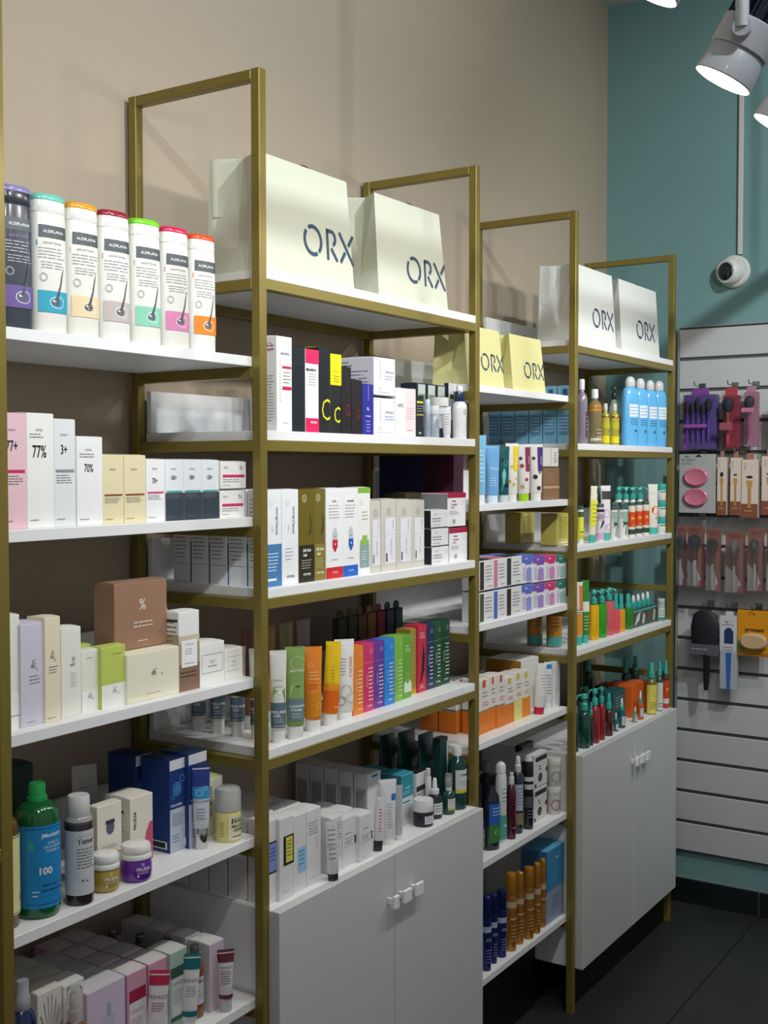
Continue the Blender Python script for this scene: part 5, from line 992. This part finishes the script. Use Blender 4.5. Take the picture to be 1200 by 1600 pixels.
vessel('scrub_jar', 'clear jar with a grey lid at the end of the shelf', 'jar', (2.7544,0.0159,0.0129,0.0784), ZU, 1, [('body', cyl((0, .92), (.03, .98), (.78, .98), (.8, .95)), plastic('#9ab0aa')), ('lid', cyl((.805, .98), (.82, 1.02), (.97, 1.02), (1, .95)), plastic('#b4b8b6'))], [R(.1, .2, .9, .6, '#d0d4cc'), P_(.2, .25, .8, .55, 3, '#2a6a60'), R(.1, .1, .9, .2, '#2f8a80')], rz=-.5)
for k, n in enumerate(('left', 'right')): bl('body_lotion_bottle', 'orange bottle with a teal base seen through the far frame, %s one' % n, (2.045 + .0 * k, .085 + .062 * k, .024, .14), ZU, .8, [(0, .94), (.02, 1), (.8, 1), (.9, .7)], plastic('#c8872a'), cyl((.901, .5), (.905, .55), (1, .5)), tealc, [R(.0, .02, 1, .22, '#4fa8a0'), P_(.2, .4, .8, .7, 4, '#7a4a1a')])

# ================================================================== far cabinet top
Z45 = .746
glass = lambda c: mat(c, rough=.12, coat=.6)
def wash(l, q, c, k=1.0, t0=.68, pump=True, pr=(), name='hair_wash_bottle'):
    ex = (lambda o, r, h: pump_head(o, h * (t0 + .02), r * .62, h * (.98 - t0), tealc, 2.6, 2.0)) if pump else (lambda o, r, h: spray_top(o, h * (t0 + .02), r * .66, h * (.98 - t0), tealc))
    return bl(name, l, q, Z45, k, [(0, .93), (.015, 1), (t0 - .10, 1), (t0 - .03, .8), (t0, .45)], glass(c), cyl((t0, .46), (t0 + .003, .5), (t0 + .02, .5)), tealc, pr, extra=ex)
wash('dark green pump bottle half behind the far frame post', (2.0534,0.0218,0.0105,0.1607), '#123a34'); wash('big dark green pump bottle right of the post', (2.1140,0.0196,0.0176,0.1590), '#14423a')
wash('slim dark green spray bottle beside the big one', (2.1428,0.0128,0.0075,0.1281), '#123a34', pump=False)
wash('ruby red pump bottle, nearer of two', (2.1885,0.0172,0.0146,0.1630), '#8e2026'); wash('ruby red pump bottle, further of two', (2.2353,0.0148,0.0107,0.1613), '#8e2026')
wash('brown spray bottle right of the red ones', (2.2992,0.0175,0.0128,0.1309), '#4c221a', pump=False, t0=.62)
carton('dark teal carton behind the small dropper bottle', (2.4286,0.0550,0.1047,0.1059), Z45, .05, '#1f4c50', [P_(.2, .5, .9, .85, 4, '#8ab8b8'), R(.1, .1, .9, .14, '#5aa8a0')])
dropper('small teal dropper bottle before the dark teal carton', (2.4241,0.0240,0.0120,0.0938), '#1f5a60', Z45, capc='#37a89a')
dropper('tiny teal dropper bottle beside it, nearer the brown spray', (2.3692,0.0219,0.0079,0.0576), '#1f5a60', Z45, capc='#37a89a')
carton('orange red carton, taller and further left', (2.6445,0.1020,0.0600,0.0946), Z45, .06, '#c4501e', [P_(.3, .3, .8, .9, 8, '#e08a5a')])
carton('orange carton with a dropper print', (2.5781,0.0500,0.1312,0.1034), Z45, .05, '#d85f1c', [P_(.5, .3, .9, .9, 8, '#eba06a'), R(.1, .35, .4, .5, '#b0461a')])
dropper('orange dropper bottle with teal cap before the orange carton', (2.5742,0.0192,0.0112,0.0933), '#c85a1e', Z45, capc='#37a89a')
dropper('tiny clear dropper bottle left of the orange one', (2.5197,0.0162,0.0082,0.0494), '#8aa08a', Z45, capc='#37a89a')
def tonic(l, q, c, capc, pr): return wash(l, q, c, pump=False, t0=.70, pr=pr, name='hair_tonic_bottle')
tonic('yellow label spray bottle', (2.6780,0.0201,0.0181,0.1709), '#6a6438', '#37a89a', [R(.0, .02, 1, .58, '#d8d05a'), ('e', .5, .4, 8, 9, 1, '#3a3a2a'), P_(.2, .1, .8, .25, 4, '#3a3a2a')])
tonic('white and green label spray bottle', (2.7387,0.0136,0.0116,0.1672), '#3a4a40', '#37a89a', [R(.0, .02, 1, .58, '#d0d6cc'), ('y', [(.2, .2), (.5, .5), (.8, .3), (.5, .25)], '#2f6a4a'), P_(.2, .08, .8, .18, 2, '#3a3a2a')])
tonic('red label spray bottle at the right end', (2.8003,0.0138,0.0118,0.1636), '#40302a', '#37a89a', [R(.0, .02, 1, .58, '#c8452a'), R(.0, .1, 1, .2, '#d8d4c8'), T('PiZ', .5, .4, 9, '#f2c24a', bold=.05)])
for k, (q, n) in enumerate((((2.655, .235, .0145, .180), 'left'), ((2.735, .132, .0145, .168), 'middle'), ((2.782, .116, .0145, .172), 'right'))):
    tonic('dark spray bottle in shade behind the orange cartons, %s one' % n, q, '#1d3a36', '#37a89a', ())
wash('dark bottle with a teal pump in shade behind the red ones', (2.3978,0.1345,0.0145,0.1244), '#173a36'); wash('dark teal bottle in shade behind the brown spray', (2.5426,0.1304,0.0104,0.0990), '#173a36', pump=False)
carton('dark red carton in shade behind the teal carton', (2.6556,0.1650,0.0904,0.0769), Z45, .05, '#5a1f1c')

# ================================================================== goods hanging on the slat panel (they face -X)
HX = 3.02
def hang(name, label, cat, y, z, parts, group=None, reach=.05):
    """y: left edge seen from the room (larger y), z: bottom; parts drawn in a frame with s along -Y and depth towards -X"""
    r = tag(empty(name, (HX - reach, y, z)), label, cat, group)
    return r
HK = mat('#8a8c8e', rough=.25, metal=.9)
def peg(y, z, reach, label):
    o = tag(empty('display_hook', (HX, y, z)), label, 'hook', 'metal hooks on the slat panel')
    MB().tube([(.004, 0, 0), (-reach, 0, .0), (-reach - .008, 0, .012)], .0018, HK, 8).build('prong', o)
    MB().box(-.003, .0, -.012, .012, -.012, .012, HK, c=.0008).build('plate', o)
    return o
def hbox(r, n, y0, y1, z0, z1, x0, x1, c, m=None, c_=.001): return MB().box(x0, x1, -y1, -y0, z0, z1, m or mat(c, rough=.4), c=c_).build(n, r)
def hprint(r, items, w, h, x, n='lettering'):
    p = MB(); draw_print(p, items, lambda s, t, l: (x - l, -s * w, t * h), w, h, 1); p.build(n, r)
clearpk = mat('#f4f4f6', rough=.03, trans=.97, ior=1.12, var=.0)
def brush(r, y, zb, zt, handle, ferrule, hair, hw, x=-.012, flat=False):
    """make-up brush standing head up: handle, ferrule, bristles"""
    L_ = zt - zb
    T0 = Matrix.Translation((x, -y, zb))
    MB().loft([(0, hw * .22, hw * .22, 2), (L_ * .25, hw * .34, hw * .34, 2), (L_ * .5, hw * .26, hw * .26, 2)], plastic(handle), 14, xf=T0).build('brush_handle', r, smooth=40)
    MB().loft([(L_ * .5, hw * .28, hw * .28, 2), (L_ * .68, hw * .42, hw * .36, 2)], mat(ferrule, rough=.25, metal=.8), 14, xf=T0).build('ferrule', r, smooth=40)
    d = .3 if flat else .8
    MB().loft([(L_ * .68, hw * .40, hw * .36, 2), (L_ * .80, hw * d, hw * .9, 2), (L_ * .9, hw * d, hw, 2), (L_ * .97, hw * d * .7, hw * .7, 2), (L_, hw * .2, hw * .2, 2)], mat(hair, rough=.8, bump=.3, scale=300), 16, xf=T0).build('bristles', r, smooth=40)
FX = 2.95 - HX      # typical front face, relative to the panel
# --- top row: boxed brush sets
r = hang('brush_set', 'purple boxed set of five make-up brushes on the slat panel', 'brush set', .011, 1.630, None, reach=.07)
hbox(r, 'backing_card', 0, .115, 0, .19, .004, .040, '#4f3f78')
hbox(r, 'hang_tab', .028, .09, .1902, .212, .004, .006, '#7a3f8c')
for k, hh in enumerate((.172, .165, .178, .16, .175)): brush(r, .016 + .019 * k, .03, hh, '#5a3f94', '#6a58a0', '#23202c', .0085 if k < 4 else .012, x=-.006)
hbox(r, 'window_band', .008, .09, .075, .087, -.0195, -.0165, '#8c4a9c')
hprint(r, [R(0, 0, .12, .30, '#7a3f96'), P_(.02, .2, .1, .28, 2, '#cbb8e0')], .115, .19, .0038)
r = hang('face_brush', 'red packed powder brush with a black rounded head', 'brush', -.123, 1.634, None, reach=.07)
hbox(r, 'backing_card', .004, .062, 0, .18, .004, .020, '#7c2c3a')
hbox(r, 'hang_tab', .012, .054, .1802, .207, .004, .006, '#a03a40')
brush(r, .030, .012, .172, '#a0404a', '#a8765e', '#20232a', .021, x=-.022)
hbox(r, 'paper_band', .008, .052, .06, .085, -.0465, -.045, '#8a4a54')
r = hang('face_brush', 'pink packed powder brush with a grey-black head', 'brush', -.198, 1.638, None, reach=.07)
hbox(r, 'backing_card', .002, .05, 0, .185, .004, .020, '#8f6478')
hbox(r, 'hang_tab', .010, .042, .1852, .206, .004, .006, '#a07088')
brush(r, .026, .025, .172, '#8a4466', '#b08a94', '#2a2c34', .017, x=-.018)
hbox(r, 'paper_band', .004, .046, .115, .13, -.039, -.0375, '#b06a86')
r = hang('face_brush', 'rose packed brush cut off by the right picture edge', 'brush', -.280, 1.638, None, reach=.07)
hbox(r, 'backing_card', 0, .06, 0, .15, .004, .020, '#9c5a64'); brush(r, .03, .012, .14, '#b07078', '#b08a80', '#2a2c34', .018, x=-.018)
# --- second row
r = hang('sponge_pack', 'grey card with two oval pink compact puffs', 'puff pack', .023, 1.409, None, reach=.07)
hbox(r, 'card', 0, .129, 0, .205, 0, .003, '#a3a5a3')
hprint(r, [T('MINISO', .22, .955, 5, '#2a2a2c', bold=.03), P_(.06, .88, .5, .92, 2, '#2a2a2c'), P_(.06, .82, .4, .86, 2, '#6a6a6c'), ('y', [(.44, .95), (.62, .95), (.58, .975), (.53, 1.0), (.48, .975)], '#2a2c2e')], .129, .205, 0)
OV = Matrix.Rotation(-PI / 2, 4, 'Y')
for k, zc in enumerate((.125, .055)):
    p = MB().loft([(0, .031, .042, 2), (.010, .031, .042, 2), (.013, .027, .038, 2), (.0105, .023, .033, 2), (.0108, .001, .001, 2)], plastic('#c46f86', .35), 36, xf=Matrix.Translation((-.0005, -.062, zc)) @ OV)
    pf = p.build('puff', r, smooth=35)
def bbox(label, y, z, w, h, tip, flat):
    r = hang('boxed_brush', label, 'brush', y, z, None, 'boxed brushes with brown ends', reach=.07)
    hbox(r, 'box', 0, w, 0, h, 0, .03, '#cdbdb0')
    hprint(r, [R(0, 0, 1, .24, '#7c4a34'), R(.4, .17, .6, .55, '#a8804a'), ('y', [(.36, .52), (.64, .52), (.72, .64), (.28, .64)], '#b08a50'), ('e', .5, .70, tip[0], tip[1], 0, '#2a2628'), P_(.2, .1, .8, .14, 1, '#c8a890'), P_(.15, .82, .35, .95, 4, '#8a7a70')], w, h, 0)
    hbox(r, 'hang_tab', w * .3, w * .75, h + .0002, h + .022, .002, .004, '#9a6a5c')
bbox('narrow boxed brush with round tip, next to the puff card', -.111, 1.403, .032, .20, (6, 9), 0)
bbox('narrow boxed brush with flat tip, second of the boxed ones', -.156, 1.404, .036, .197, (7, 3), 1)
bbox('wider boxed brush with angled tip, nearest its right', -.194, 1.396, .056, .198, (11, 5), 1)
bbox('boxed brush cut off by the right picture edge', -.262, 1.407, .055, .198, (10, 5), 1)
# --- third row: blister packed brushes
for k, (y, z, w, h, hair, hw, fl_, lab) in enumerate((
        (.029, 1.154, .034, .21, '#33343a', .016, True, 'blister packed fan brush half behind the gold post'),
        (-.009, 1.150, .060, .215, '#26272c', .025, True, 'blister packed wide fan brush, second in the row'),
        (-.076, 1.140, .052, .215, '#3a3634', .021, True, 'blister packed dark angled brush, third in the row'),
        (-.143, 1.137, .068, .212, '#6a6862', .014, False, 'blister packed brush with a grey oval head, fourth in the row'),
        (-.218, 1.146, .056, .214, '#55524e', .014, False, 'blister packed brush with a pointed grey head, fifth in the row'),
        (-.282, 1.150, .058, .212, '#4a4846', .016, False, 'blister packed brush at the right picture edge'))):
    r = hang('blister_brush', lab, 'brush', y, z, None, 'blister packed brushes', reach=.07)
    hbox(r, 'card', 0, w, 0, h, 0, .002, '#7a5148')
    hprint(r, [('y', [(0, 0), (1, 0), (.55, .30), (0, .45)], '#b9b5b0'), ('y', [(.6, 0), (1, 0), (1, .14), (.7, .12)], '#8a4a52'), T('Blush', .82, .32, 5, '#3a3034', rot=80), P_(.2, .9, .8, .96, 2, '#5a2a30')], w, h, 0)
    brush(r, w * .48, .006, h * .86, '#c9c5c0', '#a07a58', hair, hw, x=-.012, flat=fl_)
    MB().box(-.022, -.0215, -w + .002, -.002, .004, h - .03, clearpk, c=.0002).build('blister', r)
# --- bottom row
r = hang('hair_brush', 'black paddle hair brush in a grey sleeve', 'brush', -.023, .793, None, reach=.07)
MB().loft([(0, .010, .008, 2), (.03, .014, .010, 2), (.10, .017, .011, 2), (.126, .022, .011, 2)], plastic('#12161e'), 18, xf=Matrix.Translation((-.004, -.058, 0))).build('handle', r, smooth=40)
MB().loft([(.12, .022, .011, 2), (.15, .046, .013, 2.4), (.22, .050, .014, 2.4), (.262, .042, .013, 2.2), (.278, .02, .008, 2)], mat('#15181f', rough=.6, bump=.3, scale=200), 28, xf=Matrix.Translation((-.004, -.052, 0)) @ Matrix.Rotation(PI / 2, 4, 'Z')).build('paddle', r, smooth=40)
hbox(r, 'sleeve', .002, .100, .122, .160, -.020, .014, '#55585f')
hprint(r, [P_(.1, .5, .8, .53, 1, '#c8c8cc')], .1, .28, -.0205)
r = hang('hair_brush', 'blue hair brush in a white and grey window carton', 'brush', -.126, .802, None, reach=.07)
hbox(r, 'carton', 0, .058, 0, .255, 0, .025, '#a6aab0')
hprint(r, [R(.0, .52, 1, 1, '#c2c4c6'), R(.25, .62, .8, .80, '#24355e'), ('e', .52, .80, 12, 10, 0, '#24355e'), ('y', [(.42, .0), (.62, .0), (.70, .50), (.35, .50)], '#2c5fb0'), ('y', [(.2, .93), (.45, .90), (.8, .96), (.5, .915)], '#2a2c30'), P_(.15, .86, .85, .89, 1, '#2a2c30'), P_(.2, .52, .8, .59, 2, '#3a3c44')], .058, .255, 0)
hbox(r, 'hang_tab', .016, .044, .2552, .27, .008, .010, '#c2c4c6')
r = hang('sponge_pack', 'orange pack with a beige oval bath sponge', 'sponge pack', -.186, .924, None, reach=.07)
hbox(r, 'card', 0, .112, 0, .157, 0, .003, '#cf8a12')
hprint(r, [T('promani', .52, .58, 19, '#3a2c18', bold=.04), R(0, 0, 1, .08, '#a86a10'), ('y', [(.0, .08), (.25, .08), (.12, .30), (.0, .35)], '#7a8a2a'), ('e', .5, .92, 5, 2.4, 0, '#5a4010')], .112, .157, 0)
MB().loft([(0, .027, .045, 2.4), (.016, .028, .046, 2.4), (.022, .022, .040, 2.2)], mat('#c2a27a', rough=.9, bump=.5, scale=180), 32, xf=Matrix.Translation((-.0005, -.058, .052)) @ OV).build('sponge', r, smooth=40)
for (y, z, l) in ((-.035, 1.851, 'metal hook above the purple brush set'), (-.150, 1.851, 'metal hook above the red brush'), (-.222, 1.851, 'metal hook above the pink brush'), (-.042, 1.630 - .002, 'metal hook above the puff card'), (-.180, 1.6275, 'metal hook above the boxed brushes'),
                  (-.040, 1.40 - .004, 'metal hook above the fan brushes'), (-.175, 1.396, 'metal hook above the oval head brush'), (-.072, 1.0865, 'metal hook above the paddle brush'), (-.155, 1.0865, 'metal hook above the blue brush carton'), (-.240, 1.0865, 'metal hook above the orange pack')):
    peg(y, z, .085, l)

# ================================================================== small shifts so that neighbours stand clear of each other
def shift(label, dx=0.0, dy=0.0, dz=0.0):
    for o in bpy.data.objects:
        if o.get('label') == label:
            o.location = (o.location.x + dx, o.location.y + dy, o.location.z + dz)
            return
    raise KeyError(label)
shift('pale yellow carton behind the pump jar', -.012)
shift('tall dark green bottle with white label and white cap', -.026)
shift('small white tube with a maroon top and clear cap', dy=-.012)
shift('round purple jar with a white lid', dy=-.014)
shift('low cream carton lying under the jar-print carton', dy=.004)
shift('yellow printed bottle by the far frame post, left of two', dy=.018)
shift('yellow printed bottle by the far frame post, right of two', dy=.018)
shift('small grey-white tube with a black cap in front of the cartons', dy=-.018)
shift('slim dark green spray bottle beside the big one', .007)
shift('white hanging pack at the end of the orange row', .013)
shift('white tube with a blue shoulder mark', -.004)
shift('small amber bottle with pale cap behind the toner bottle', dy=.022)
shift('dark bottle with blue label, half hidden by the cabinet corner', -.022)
shift('clear bottle with a black pump head behind the oil bottles', dy=.027)
shift('brown kraft carton under the small white one, middle bay', .010)
shift('small white carton stacked on brown kraft one', .021)
shift('small green bottle with a clear capped pump', .014)
shift('olive gold slim carton, mostly hidden', -.007)
shift('amber bottle with ribbed silver cap and grey label', -.005)
shift('amber bottle with a clear capped white pump', dy=-.006)
shift('amber bottle with yellow label cut off by the left post', -.010)
shift('large green bottle with a bright blue label and green cap', -.004)
shift('dark toner bottle with grey label and white cap', .006)
shift('jar with teal lid and yellow print, bottom of the stack', -.006)
shift('jar with teal lid and orange print, middle of the stack', -.006)
shift('jar with teal lid and green print, top of the stack', -.006)
shift('pale grey carton half hidden behind the near frame post', -.022)
shift('narrow dark green carton beside the tall green bottle', dy=.006)
shift('white jar standing on the frosted pots', -.008)
shift('tiny white tube beside the frosted pot', .018)
shift('white tube with an orange swirl and teal cap beside the jar stack', -.006)
